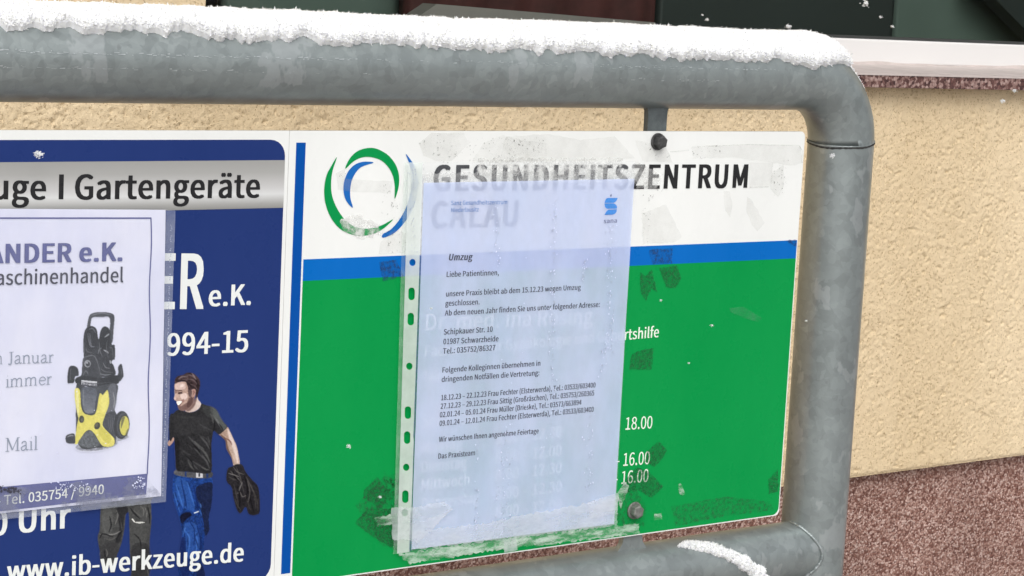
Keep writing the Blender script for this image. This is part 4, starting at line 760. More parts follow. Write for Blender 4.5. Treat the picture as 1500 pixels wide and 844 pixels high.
for pts, mt in ((outer_green, 'lgreen'), (inner_green, 'lgreen'), (inner_blue, 'lblue'), (right_blue, 'lblue')):
    q = C(*K, pts)
    sm = smooth_closed(q, 4)
    flat('logo_crescent', sm, 2 * E1, M[mt], HS, 0.0)

# residues of old adhesive tape, dirt, whitening
def res_patch(pts, mat, y=4, name='tape_residue', jag=.7, parent=None):
    out = []
    for i in range(len(pts)):
        a, b = np.array(pts[i], float), np.array(pts[(i + 1) % len(pts)], float)
        n = max(2, int(np.linalg.norm(b - a) / 5))
        for k in range(n):
            out.append(a + (b - a) * k / n + np.array([random.uniform(-jag, jag), random.uniform(-jag, jag)]))
    return flat(name, out, y * E1, mat, parent or HS, 0.0)
for q in ([(532, 718), (552, 698), (572, 725), (556, 745), (532, 728)],
          [(519, 766), (538, 745), (582, 745), (583, 808), (548, 788)],
          C(860, 540, 2.7775, [(240, 340), (290, 295), (325, 330), (300, 370), (270, 400), (235, 380)]),
          C(860, 540, 2.7775, [(140, 470), (200, 400), (250, 420), (310, 480), (260, 525), (200, 490), (150, 510)]),
          C(860, 360, 3.518, [(270, 135), (300, 160), (330, 120), (360, 240), (330, 215), (300, 285), (275, 240)]),
          C(860, 360, 3.518, [(370, 115), (460, 100), (482, 170), (455, 215), (405, 215)]),
          C(860, 360, 3.518, [(228, 560), (260, 540), (342, 525), (330, 638), (215, 635)]),
          C(860, 540, 2.7775, [(735, 450), (775, 410), (777, 500), (738, 510)])):
    res_patch(q, M['darkres'], 5)
for q in ([(562, 690), (586, 712), (586, 745), (560, 740)],
          C(860, 540, 2.7775, [(340, 560), (560, 520), (740, 540), (760, 575), (560, 600), (360, 640)]),
          C(860, 540, 2.7775, [(120, 530), (190, 470), (240, 560), (230, 640), (120, 650)]),
          
          [(520, 740), (560, 700), (590, 690), (590, 800), (560, 800)]):
    res_patch(q, M['darkres_l'], 4)
for q in ([(555, 384), (580, 380), (590, 405), (560, 412)], [(950, 366), (984, 363), (984, 386), (955, 387)], [(1150, 352), (1166, 351), (1166, 362)]):
    res_patch(q, M['blueres'], 4)
# ink missing / whitened zones
for q, mt in (([(700, 233), (910, 231), (912, 262), (700, 266)], 'fade'), ([(612, 255), (705, 252), (930, 248), (930, 268), (612, 270)], 'fade_l'),
              (C(920, 190, 4.964, [(20, 250), (110, 245), (240, 330), (220, 420), (60, 430)]), 'fade_l'),
              (C(*K, [(320, 580), (420, 560), (520, 600), (540, 650), (440, 680), (350, 640)]), 'fade'),
              (C(*K, [(676, 330), (722, 330), (722, 500), (680, 500)]), 'fade_l')):
    res_patch(q, M[mt], 3, 'faded_print', 2.5)
KW = (920, 190, 4.964)
for q in (C(*KW, [(150, 590), (270, 540), (390, 780), (350, 815), (110, 830), (95, 610)]),
          C(*KW, [(860, 490), (890, 500), (990, 680), (940, 740), (900, 690), (855, 600)]),
          C(*KW, [(690, 440), (740, 450), (755, 560), (740, 640), (700, 590)]),
          C(*KW, [(1040, 320), (1130, 250), (1135, 400), (1090, 490), (1030, 430)]),
          C(*KW, [(460, 125), (860, 108), (1250, 118), (1270, 240), (1180, 262), (780, 200), (470, 210)]),
          C(*KW, [(870, 240), (1050, 240), (1040, 420), (880, 420)]),
          C(*K, [(720, 200), (780, 150), (940, 150), (970, 200), (880, 290), (800, 290), (740, 260)]),
          C(*K, [(1040, 200), (1130, 160), (1250, 190), (1350, 200), (1350, 290), (1100, 300), (980, 290)]),
          C(*K, [(530, 690), (600, 630), (665, 650), (650, 745), (520, 750)]),
          C(*K, [(310, 350), (350, 330), (360, 380), (590, 390), (580, 450), (380, 440), (320, 430)]),
          [(740, 200), (800, 196), (850, 205), (900, 200), (930, 232), (820, 236), (730, 236)],
          [(930, 205), (975, 215), (985, 238), (940, 236)]):
    res_patch(q, M['grime_l'], 4)
for q in (C(*K, [(720, 200), (790, 150), (940, 150), (970, 200), (930, 300), (800, 300), (740, 260)]),
          C(*K, [(970, 180), (1350, 170), (1350, 300), (960, 310)]),
          C(*KW, [(90, 560), (170, 600), (150, 830), (95, 830)]), C(*KW, [(60, 300), (240, 330), (250, 470), (140, 540), (90, 480)]),
          C(*KW, [(460, 120), (680, 115), (700, 190), (470, 200)]), C(*KW, [(1020, 240), (1160, 230), (1150, 480), (1040, 470)]),
          C(*KW, [(120, 100), (180, 130), (300, 200), (200, 215)]),
          C(*K, [(560, 560), (690, 500), (690, 740), (560, 740)]), C(*K, [(320, 330), (370, 330), (370, 370), (320, 370)]), C(*K, [(520, 400), (620, 400), (620, 560), (540, 560)])):
    res_patch(q, M['dirt'], 6, 'dirt_specks', 3)
# thin outline of an old tape
for q in (C(*KW, [(460, 122), (860, 104), (1240, 112), (1268, 150), (1262, 240), (1256, 240), (1260, 155), (1236, 118), (860, 110), (460, 128)]),
          C(*KW, [(880, 415), (1020, 412), (1020, 418), (880, 422)]), C(*KW, [(300, 158), (440, 146), (440, 152), (300, 164)])):
    flat('tape_outline', q, 5 * E1, M['grime'], HS, 0.0)
for q in (C(860, 540, 2.7775, [(368, 470), (380, 466), (396, 508), (385, 517), (372, 505)]), C(860, 540, 2.7775, [(270, 590), (298, 588), (302, 612), (272, 616)]),
          [(903, 722), (915, 705), (921, 712), (908, 745)]):
    res_patch(q, M['tape2'], 6, 'tape_scrap', .8)
# pale scuff on the green
res_patch(C(860, 360, 3.518, [(730, 320), (800, 315), (900, 370), (880, 392), (800, 370), (740, 345)]), film('scuff', (.10, .45, .22, 1), .35, 90, .35, .75, .05, .5), 4, 'scuff', .5)

def hexbolt(cx, cz, r, mat, parent, yb=0.0):
    b = empty('bolt', (cx, yb, cz)); b.parent = parent
    po = WORLD[parent.name]; bo = WORLD[b.name]; b.location = tuple(bo[i] - po[i] for i in range(3))
    def disc(name, prof, n, rot=0):
        V, Fc = [], []
        for (rr, y) in prof:
            for k in range(n):
                a = rot + 2 * math.pi * k / n; V.append((cx + rr * math.cos(a), yb + y, cz + rr * math.sin(a)))
        for i in range(len(prof) - 1):
            for k in range(n): Fc.append((i * n + k, i * n + (k + 1) % n, (i + 1) * n + (k + 1) % n, (i + 1) * n + k))
        Fc.append(tuple(range((len(prof) - 1) * n, len(prof) * n)))
        return obj(name, V, Fc, mat, b)
    disc('washer', [(r * 1.22, -.0006), (r * 1.22, -.0017), (r * 1.15, -.0021), (r, -.0021)], 28)
    disc('bolt_head', [(r, -.0015), (r * 1.0, -.0058), (r * .94, -.0072), (r * .72, -.0078), (r * .3, -.0079)], 6, .35)
hexbolt(*at(967, 208, -.004), .0060, M['bolt'], HS)
hexbolt(*at(932.5, 749, -.004), .0062, M['bolt2'], HS)

# ------------------------------------------------------------------ painted pictures (flat print, colours stored per point)
class Painter:
    def __init__(s, x0, y0, x1, y1, bgc, ss=2):
        s.x0, s.y0, s.ss = x0, y0, ss
        s.w, s.h = int((x1 - x0) * ss) + 1, int((y1 - y0) * ss) + 1
        s.X, s.Y = np.meshgrid(x0 + np.arange(s.w) / ss, y0 + np.arange(s.h) / ss)
        s.c = np.ones((s.h, s.w, 3)) * np.array(bgc, float); s.a = np.zeros((s.h, s.w))
    def mask(s, pts):
        m = np.zeros((s.h, s.w), bool); p = pts; n = len(p)
        for i in range(n):
            x1, y1 = p[i]; x2, y2 = p[(i + 1) % n]
            if y1 == y2: continue
            cond = ((y1 > s.Y) != (y2 > s.Y)) & (s.X < (x2 - x1) * (s.Y - y1) / (y2 - y1) + x1)
            m ^= cond
        return m.astype(float)
    def blur(s, m, r):
        for _ in range(r):
            q = m.copy(); q[1:] += m[:-1]; q[:-1] += m[1:]; q[:, 1:] += m[:, :-1]; q[:, :-1] += m[:, 1:]
            m = q / 5
        return m
    def poly(s, pts, col, col2=None, g=None, soft=1, nz=0, op=1.0, sm=True, silh=True):
        if sm: pts = smooth_closed(pts, 4)
        m = s.blur(s.mask(pts), soft) * op
        c = np.array(col, float)
        if col2 is not None:
            xs = [p[0] for p in pts]; ys = [p[1] for p in pts]
            t = (s.X - min(xs)) / (max(xs) - min(xs) + 1e-6) if g == 'x' else (s.Y - min(ys)) / (max(ys) - min(ys) + 1e-6)
            c = c + (np.array(col2, float) - c) * np.clip(t, 0, 1)[..., None]
        else: c = np.ones_like(s.c) * c
        if nz:
            c = c * (1 + nz * (vn(s.X, s.Y, sc=.35, seed=5) * .6 + vn(s.X, s.Y, sc=.9, seed=6) * .4 - .5)[..., None] * 2)
        s.c = s.c * (1 - m[..., None]) + c * m[..., None]
        if silh: s.a = np.maximum(s.a, m)
    def line(s, pts, wd, col, op=.8, soft=1):
        p = spline(pts, 5) if len(pts) > 2 else [np.array(q, float) for q in pts]
        L_, R_ = [], []
        for i in range(len(p)):
            t = np.array(p[min(i + 1, len(p) - 1)]) - np.array(p[max(i - 1, 0)]); t = t / (np.linalg.norm(t) + 1e-9)
            n = np.array([-t[1], t[0]]); k = wd * (.25 + .75 * math.sin(math.pi * (i + .5) / len(p))) / 2
            L_.append(tuple(p[i] + n * k)); R_.append(tuple(p[i] - n * k))
        s.poly(L_ + R_[::-1], col, soft=soft, op=op, sm=False, silh=False)
    def build(s, name, parent, y, plane=0.0, bumpf=None, thr=.004, xmax=None):
        gr = (vn(s.X, s.Y, sc=.55, seed=77) - .5)[..., None] * 13 + (vn(s.X, s.Y, sc=1.3, seed=78) - .5)[..., None] * 9
        s.c = s.c + gr * s.a[..., None]
        sr = s.c / 255.0; sr = np.clip(sr, 0, 1)
        ln = np.where(sr <= .04045, sr / 12.92, ((sr + .055) / 1.055) ** 2.4) / ILL
        keep = (s.a[:-1, :-1] + s.a[1:, 1:] + s.a[1:, :-1] + s.a[:-1, 1:]) > thr
        dv = np.stack([(s.X - 750) / F, (s.Y - 422) / F, np.ones_like(s.X)], -1) @ RW
        k = (plane - CAM[1]) / dv[..., 1]
        P = CAM + dv * k[..., None]
        P[..., 1] = y if bumpf is None else bumpf(P[..., 0], P[..., 2]) + y
        return grid_obj(name, P, M['prints'], parent, False, keep, ln)

NAVY = (43, 60, 120)
# --- workman in black T-shirt
A = lambda pts: C(220, 520, 4.689, pts)
B = lambda pts: C(0, 540, 2.777, pts)
P1 = Painter(238, 540, 384, 844, NAVY)
# jeans
P1.poly(B([(708, 430), (730, 425), (790, 440), (858, 442), (863, 500), (858, 560), (850, 600), (851, 655), (832, 682), (828, 740), (820, 790), (832, 844), (845, 860), (735, 860), (725, 775), (730, 730), (738, 690), (734, 640), (722, 590), (706, 540), (699, 480)]), (28, 62, 130), (20, 46, 104), 'y', nz=.34)
P1.poly(B([(800, 480), (858, 462), (863, 500), (858, 560), (848, 605), (850, 655), (833, 678), (826, 620), (812, 560), (798, 520)]), (24, 34, 66), nz=.2)
P1.poly(B([(712, 450), (740, 445), (770, 480), (790, 560), (780, 580), (740, 560), (718, 520)]), (52, 96, 172), op=.6, soft=2)
P1.poly(B([(742, 640), (775, 625), (800, 640), (812, 700), (800, 760), (760, 770), (748, 720)]), (54, 98, 176), op=.55, soft=3)
P1.poly(B([(733, 597), (765, 583), (778, 596), (757, 612), (738, 630)]), (16, 20, 44))
P1.poly(B([(735, 700), (750, 690), (760, 780), (770, 844), (740, 844), (728, 780)]), (18, 34, 86), op=.8)
P1.poly(B([(800, 790), (822, 800), (832, 844), (800, 844)]), (18, 26, 60), op=.8)
for l in ([(715, 470), (730, 520), (745, 570)], [(760, 460), (775, 510), (790, 560)], [(745, 650), (770, 690), (765, 750)], [(780, 640), (800, 690), (795, 760)], [(705, 500), (718, 545), (733, 590)]):
    P1.line(B(l), 2.2, (72, 122, 205), .6)
for l in ([(735, 450), (750, 520), (760, 570)], [(785, 470), (800, 540), (808, 600)], [(800, 640), (815, 700), (812, 780)], [(740, 630), (752, 700), (748, 760)], [(770, 620), (790, 660), (788, 720)]):
    P1.line(B(l), 2.4, (14, 36, 92), .7)
P1.line(B([(788, 588), (808, 580)]), 2.2, (225, 230, 235), .95)
rp = random.Random(4)
for i in range(26):
    yy = rp.uniform(455, 830); xx = (712 + (yy - 440) * .07 if yy < 640 else 742) + rp.uniform(0, 95 if yy < 640 else 70); ln = rp.uniform(14, 46); sl_ = rp.uniform(-12, 16)
    dkk = rp.random() < .6; P1.line(B([(xx, yy), (xx + sl_ * .6, yy + ln * .5), (xx + sl_, yy + ln)]), rp.uniform(1.0, 2.4), (14, 30, 74) if dkk else (74, 122, 196), rp.uniform(.35, .7))
# belt
P1.poly(B([(714, 411), (740, 418), (790, 421), (858, 419), (857, 443), (800, 446), (712, 432)]), (92, 92, 96), (70, 72, 78), 'x', nz=.2)
P1.poly(B([(796, 421), (824, 421), (824, 443), (796, 443)]), (205, 205, 210), sm=False)
P1.poly(B([(806, 425), (813, 425), (813, 439), (806, 439)]), (60, 60, 66), sm=False)
P1.poly(B([(750, 415), (758, 416), (758, 440), (750, 438)]), (40, 60, 110), sm=False); P1.poly(B([(838, 419), (846, 419), (846, 444), (838, 444)]), (38, 56, 104), sm=False)
# left arm sliver, right arm
P1.poly(A([(118, 600), (152, 566), (165, 575), (150, 605), (128, 625)]), (186, 150, 135))
P1.poly(A([(468, 538), (525, 494), (548, 528), (570, 575), (592, 625), (606, 690), (614, 748), (600, 765), (572, 762), (556, 705), (524, 645), (516, 590), (488, 560)]), (166, 138, 122), (200, 178, 164), 'x', nz=.12)
P1.poly(A([(476, 545), (505, 560), (525, 590), (535, 640), (560, 700), (572, 755), (556, 705), (522, 645), (514, 590)]), (104, 78, 66), op=.85, soft=2)
P1.poly(A([(530, 505), (560, 560), (585, 625), (602, 700), (598, 745), (585, 700), (565, 640), (540, 570)]), (236, 220, 214), op=.75, soft=2)
P1.line(A([(505, 565), (545, 590), (560, 620)]), 2.2, (110, 74, 66), .7)
# shirt
P1.poly(A([(132, 420), (160, 400), (190, 376), (240, 388), (290, 392), (330, 372), (350, 334), (380, 345), (420, 355), (455, 378), (480, 430), (505, 465), (527, 492), (500, 525), (468, 545), (436, 520), (425, 560), (418, 620), (420, 700), (412, 808), (310, 808), (250, 800), (180, 790), (172, 700), (166, 610), (158, 560), (140, 592), (130, 560)]), (46, 46, 48), (40, 40, 43), 'y', nz=.12)
P1.poly(A([(410, 356), (440, 366), (462, 390), (482, 430), (505, 465), (524, 492), (500, 515), (470, 480), (440, 440), (418, 400)]), (96, 100, 98), op=.85, soft=3)
P1.poly(A([(360, 345), (420, 358), (430, 400), (410, 430), (370, 400)]), (66, 68, 68), op=.6, soft=4)
P1.poly(A([(160, 420), (240, 420), (330, 420), (400, 450), (380, 530), (280, 545), (190, 540)]), (54, 54, 56), op=.6, soft=5)
for l, wd, cc in (([(260, 560), (310, 610), (345, 650)], 3, 86), ([(340, 560), (380, 600), (410, 650)], 3, 90), ([(300, 640), (350, 690), (395, 740)], 3, 84), ([(250, 700), (290, 750), (330, 790)], 3, 80),
                  ([(360, 690), (390, 740), (405, 780)], 2.5, 88), ([(200, 640), (240, 670), (280, 690)], 2.5, 68), ([(330, 470), (380, 500), (425, 520)], 2.5, 72), ([(445, 430), (475, 480), (500, 520)], 2.5, 118), ([(395, 560), (405, 600), (400, 640)], 2, 80), ([(290, 730), (340, 760), (390, 790)], 2.5, 76)):
    P1.line(A(l), wd, (cc, cc, cc + 2), .75, 2)
for l in ([(430, 440), (440, 480), (432, 525)], [(370, 560), (405, 620), (415, 670)], [(280, 600), (320, 640), (350, 690)], [(240, 690), (280, 730), (300, 780)], [(470, 470), (490, 500), (500, 520)]):
    P1.line(A(l), 2.2, (22, 22, 25), .8, 2)
for i in range(16):
    xx = rp.uniform(190, 400); yy = rp.uniform(440, 760); ln = rp.uniform(20, 60); cc = rp.choice([30, 32, 78, 84])
    P1.line(A([(xx, yy), (xx + ln * .5, yy + ln * .4), (xx + ln * .8, yy + ln)]), rp.uniform(1.0, 2.2), (cc, cc, cc + 1), rp.uniform(.3, .6), 2)
# neck, face, hair
P1.poly(A([(245, 375), (290, 335), (318, 285), (330, 310), (348, 334), (332, 368), (300, 388), (265, 394), (240, 386)]), (196, 172, 162), (222, 206, 198), 'x')
P1.poly(A([(250, 376), (285, 345), (305, 300), (318, 300), (305, 345), (275, 380), (250, 386)]), (118, 92, 86), op=.85, soft=2)
P1.poly(A([(168, 196), (205, 184), (242, 183), (258, 215), (270, 240), (300, 234), (314, 250), (304, 290), (292, 335), (262, 368), (232, 382), (200, 376), (188, 352), (184, 322), (162, 304), (168, 270), (165, 235)]), (200, 172, 158), (172, 142, 130), 'x', nz=.10)
P1.poly(A([(172, 200), (210, 190), (235, 195), (240, 230), (200, 238), (174, 232)]), (222, 196, 188), op=.8, soft=2)
P1.poly(A([(205, 272), (245, 262), (255, 290), (232, 310), (212, 300)]), (236, 212, 204), op=.85, soft=2)
P1.poly(A([(188, 350), (210, 350), (232, 338), (262, 318), (286, 280), (300, 290), (290, 338), (262, 368), (232, 384), (200, 378)]), (112, 86, 82), op=.85, soft=2)
P1.poly(A([(190, 312), (214, 312), (228, 300), (234, 318), (216, 328)]), (140, 104, 98), op=.7, soft=2)
P1.poly(A([(180, 320), (212, 316), (214, 326), (196, 344), (186, 342)]), (250, 245, 240), soft=0)
P1.line(A([(184, 345), (200, 347), (216, 328)]), 1.2, (90, 50, 50), .8, 0)
P1.poly(A([(188, 258), (214, 254), (218, 263), (195, 268)]), (72, 52, 52), soft=1)
P1.line(A([(184, 250), (205, 243), (222, 249)]), 1.5, (80, 58, 56), .9)
P1.poly(A([(165, 250), (180, 246), (182, 262), (168, 264)]), (120, 92, 88), op=.6)
P1.line(A([(166, 300), (178, 304), (184, 298)]), 1.2, (120, 80, 76), .8)
P1.poly(A([(258, 225), (282, 240), (284, 270), (272, 292), (260, 268)]), (92, 74, 74), op=.9)
P1.poly(A([(170, 196), (168, 170), (186, 146), (225, 136), (258, 120), (300, 130), (334, 165), (342, 200), (332, 250), (316, 300), (308, 260), (300, 234), (266, 240), (252, 205), (240, 184), (205, 182)]), (62, 48, 50), nz=.5)
for l, cc in (([(190, 165), (220, 150), (260, 150)], 150), ([(240, 140), (280, 140), (315, 170)], 130), ([(250, 165), (290, 170), (320, 200)], 120), ([(270, 200), (300, 210), (322, 240)], 104), ([(200, 180), (230, 168), (255, 172)], 110), ([(285, 125), (300, 145), (310, 165)], 160)):
    P1.line(A(l), 2.2, (cc, cc - 16, cc - 14), .6, 1)
for l in ([(180, 185), (215, 175), (245, 180)], [(255, 190), (280, 215), (300, 232)], [(300, 160), (325, 195), (325, 240)]):
    P1.line(A(l), 2, (36, 28, 32), .8)
P1.poly(A([(286, 238), (304, 233), (312, 250), (302, 282), (286, 290), (290, 262)]), (178, 142, 132))
P1.line(A([(292, 245), (300, 255), (292, 275)]), 1.4, (110, 76, 72), .8)
P1.line(A([(162, 240), (166, 270), (162, 300)]), 1.0, (235, 220, 212), .5)
# jacket carried in the hand
P1.poly(B([(944, 398), (962, 388), (985, 392), (998, 420), (1024, 452), (1050, 485), (1056, 575), (1042, 594), (1012, 592), (998, 562), (978, 588), (962, 572), (948, 522), (941, 482), (920, 455), (925, 408)]), (40, 38, 42), (34, 32, 36), 'y', nz=.3)
for l, cc in (([(935, 415), (960, 440), (985, 470)], 110), ([(960, 400), (975, 440), (990, 500)], 84), ([(985, 460), (975, 485), (965, 510)], 124), ([(1000, 440), (1020, 480), (1040, 520)], 92), ([(950, 470), (960, 510), (970, 560)], 74), ([(1020, 470), (1035, 520), (1040, 570)], 70), ([(990, 500), (1005, 540), (1020, 580)], 66), ([(930, 440), (950, 450), (970, 450)], 80)):
    P1.line(B(l), 2.0, (cc, cc - 3, cc - 4), .7)
for l in ([(945, 410), (955, 440), (975, 460)], [(990, 430), (1005, 480), (1000, 540)], [(965, 480), (975, 530), (972, 575)], [(1010, 500), (1020, 540), (1030, 585)]):
    P1.line(B(l), 2.4, (14, 12, 16), .85)
for l, cc in (([(928, 425), (950, 432), (972, 440)], 120), ([(948, 400), (965, 420), (990, 430)], 96), ([(975, 500), (985, 520), (1000, 515)], 104), ([(1005, 455), (1015, 500), (1008, 545)], 88), ([(1030, 500), (1045, 540), (1048, 580)], 60), ([(955, 530), (965, 555), (978, 575)], 66)):
    P1.line(B(l), 1.8, (cc, cc - 3, cc - 4), .8, 0)
for l, wd, cc in (([(180, 420), (230, 430), (300, 425)], 3, 62), ([(345, 640), (380, 680), (410, 740)], 3, 104), ([(300, 590), (330, 620), (370, 650)], 2.5, 100), ([(255, 720), (275, 760), (300, 790)], 2.5, 96), ([(410, 400), (425, 430), (432, 470)], 3, 92), ([(350, 770), (380, 785), (405, 790)], 2, 100)):
    P1.line(A(l), wd, (cc, cc + 1, cc), .7, 2)
P1.poly(A([(180, 560), (200, 600), (195, 700), (205, 790), (182, 788), (172, 700), (168, 600)]), (28, 28, 31), op=.8, soft=3)
P1.poly(A([(205, 205), (225, 200), (228, 215), (205, 222)]), (240, 222, 214), op=.8)
P1.poly(A([(262, 300), (286, 290), (288, 330), (262, 360), (248, 350)]), (86, 64, 62), op=.7, soft=2)
P1.line(A([(166, 236), (176, 243), (190, 240)]), 1.4, (84, 62, 60), .9)
P1.poly(A([(160, 296), (172, 290), (180, 302), (170, 308)]), (226, 196, 186), op=.8)
P1.build('printed_workman', WS, 3 * E1)
# --- second workman, grey trousers only
T = lambda pts: C(0, 660, 4.588, pts)
P2 = Painter(138, 722, 226, 848, NAVY)
P2.poly(T([(680, 300), (1000, 290), (1012, 345), (1016, 420), (1015, 490), (1004, 600), (1002, 700), (1000, 800), (990, 870), (885, 870), (884, 780), (872, 700), (868, 560), (864, 425), (852, 415), (842, 440), (835, 520), (815, 620), (785, 700), (768, 762), (720, 772), (680, 768), (672, 690), (660, 632), (655, 575), (668, 530), (672, 430), (678, 360)]), (82, 83, 82), (58, 58, 60), 'y', nz=.14)
P2.poly(T([(780, 380), (845, 370), (860, 410), (835, 440), (822, 540), (800, 620), (770, 620), (800, 520)]), (40, 40, 43), op=.85, soft=2)
P2.poly(T([(690, 400), (740, 390), (760, 470), (740, 560), (690, 560)]), (94, 95, 94), op=.7, soft=4)
P2.poly(T([(890, 500), (960, 500), (985, 560), (960, 660), (900, 650)]), (78, 79, 78), op=.6, soft=4)
P2.poly(T([(680, 640), (790, 620), (785, 700), (768, 762), (680, 768)]), (56, 56, 58), op=.7, soft=2)
P2.poly(T([(890, 640), (1000, 640), (1000, 844), (890, 844)]), (44, 44, 46), op=.6, soft=3)
for l, cc in (([(780, 400), (790, 440), (770, 500)], 128), ([(720, 565), (770, 560), (808, 540)], 150), ([(665, 560), (685, 565), (700, 550)], 120), ([(875, 350), (930, 345), (990, 352)], 122), ([(940, 370), (965, 400), (960, 440)], 120), ([(970, 380), (985, 410), (980, 450)], 125), ([(890, 400), (930, 430), (950, 450)], 100), ([(930, 580), (960, 610), (980, 560)], 90), ([(710, 660), (720, 690), (710, 720)], 110), ([(940, 700), (970, 740), (960, 800)], 86), ([(700, 590), (740, 600), (780, 580)], 96)):
    P2.line(T(l), 2.0, (cc, cc, cc - 2), .7)
for l in ([(668, 590), (690, 560), (760, 580)], [(870, 380), (900, 420), (940, 460)], [(990, 380), (1003, 440), (1002, 490)], [(700, 670), (705, 710), (730, 740)], [(900, 560), (940, 600), (945, 650)], [(735, 440), (745, 500), (730, 550)], [(780, 600), (795, 570), (815, 540)]):
    P2.line(T(l), 2.4, (28, 28, 31), .8)
for i in range(24):
    yy = rp.uniform(330, 800); xx = rp.choice([rp.uniform(675, 820), rp.uniform(880, 995)]); ln = rp.uniform(20, 70); sl_ = rp.uniform(-30, 26)
    cc = rp.choice([30, 34, 104, 112]); P2.line(T([(xx, yy), (xx + sl_ * .6, yy + ln * .5), (xx + sl_, yy + ln)]), rp.uniform(.9, 2.0), (cc, cc, cc), rp.uniform(.3, .6))
P2.line(T([(886, 458), (903, 480)]), 2.4, (235, 235, 230), .95, 0); P2.line(T([(903, 482), (935, 484), (972, 482)]), 2.2, (225, 225, 220), .9, 0)
P2.build('printed_trousers', WS, 3 * E1)

# ------------------------------------------------------------------ flyer in its clear pocket (on the workshop sign)
YFL = -.0022
def wav(x, z): return .0009 * (vn(np.asarray(x), np.asarray(z), sc=14, seed=31) - .5) + .0004 * (vn(np.asarray(x), np.asarray(z), sc=45, seed=32) - .5)
def quad_grid(name, corners, y, mat, parent, bumpf, n=60, mm=80, rag=0.0, smooth=True):
    """corners tl, tr, br, bl as photo pixels on the plane y"""
    c = [np.array(at(a, b, y)) for a, b in corners]
    s = np.linspace(0, 1, n)[None, :, None]; t = np.linspace(0, 1, mm)[:, None, None]
    q = (c[0] * (1 - s) + c[1] * s) * (1 - t) + (c[3] * (1 - s) + c[2] * s) * t
    P = np.zeros((mm, n, 3)); P[..., 0] = q[..., 0]; P[..., 2] = q[..., 1]
    if rag:
        ed = (rng.random((mm, n)) - .5) * rag
        P[0, :, 2] += ed[0]; P[-1, :, 2] += ed[-1]; P[:, 0, 0] += ed[:, 0]; P[:, -1, 0] += ed[:, -1]
    P[..., 1] = y + bumpf(P[..., 0], P[..., 2])
    return grid_obj(name, P, mat, parent, smooth)
flyer = empty('flyer', (-.80, YFL, -.20), label='white printed flyer with pressure washer in a clear pocket on the navy sign', cat='flyer')
quad_grid('sheet', [(-150, 305), (242.5, 307.5), (236.5, 727), (-150, 768)], YFL, M['flyer'], flyer, wav, 90, 90)
def fq(name, pts, lift, mat, n=None):
    """thin printed shape on the wavy flyer"""
    return quad_grid(name, pts, YFL - lift, mat, flyer, wav, n or 40, 6)
LF = .00025
fq('border_line', [(-150, 318.5), (221.5, 318.5), (221.5, 320.8), (-150, 320.8)], LF, M['flyer_blue'], 90)
bl = []
for i, yy in enumerate(np.linspace(319, 695, 40)):
    k = (yy - 319) / 376; bl.append((221.0 - 4.0 * k + 1.1 * math.sin(k * 17), yy))
V, Fc = [], []
for i, (a, b) in enumerate(bl):
    for dxp in (-1.1, .7):
        x, z = at(a + dxp, b, YFL); V.append((x, YFL - LF + float(wav(x, z)), z))
    if i: Fc.append((2 * i - 2, 2 * i - 1, 2 * i + 1, 2 * i))
obj('border_line', V, Fc, M['flyer_blue'], flyer)
fq('footer_band', [(-150, 727), (216.5, 694), (214.5, 724.5), (-150, 766)], LF, M['flyer_blue'], 90)
fl = lambda body, pl, pr, cap, mat, off=0.0, ref=None, **k: lettering(body, pl, pr, cap, mat, flyer, y=YFL - 2 * LF, plane=YFL, off=off, ref=ref, bumpf=wav, **k)
fl('ANDER e.K.', (-20, 385.5), (179, 381.8), 27.5, M['flyer_blue'], .042, 'ANDER e.K.')
fl('Maschinenhandel', (-6, 417.5), (180, 413), 21.5, M['flyer_black'], .012, 'aschinenhandel')
fl('- Tel. 035754 / 9940', (-5, 740.5), (151.5, 723), 14, M['whiteink'], .012)
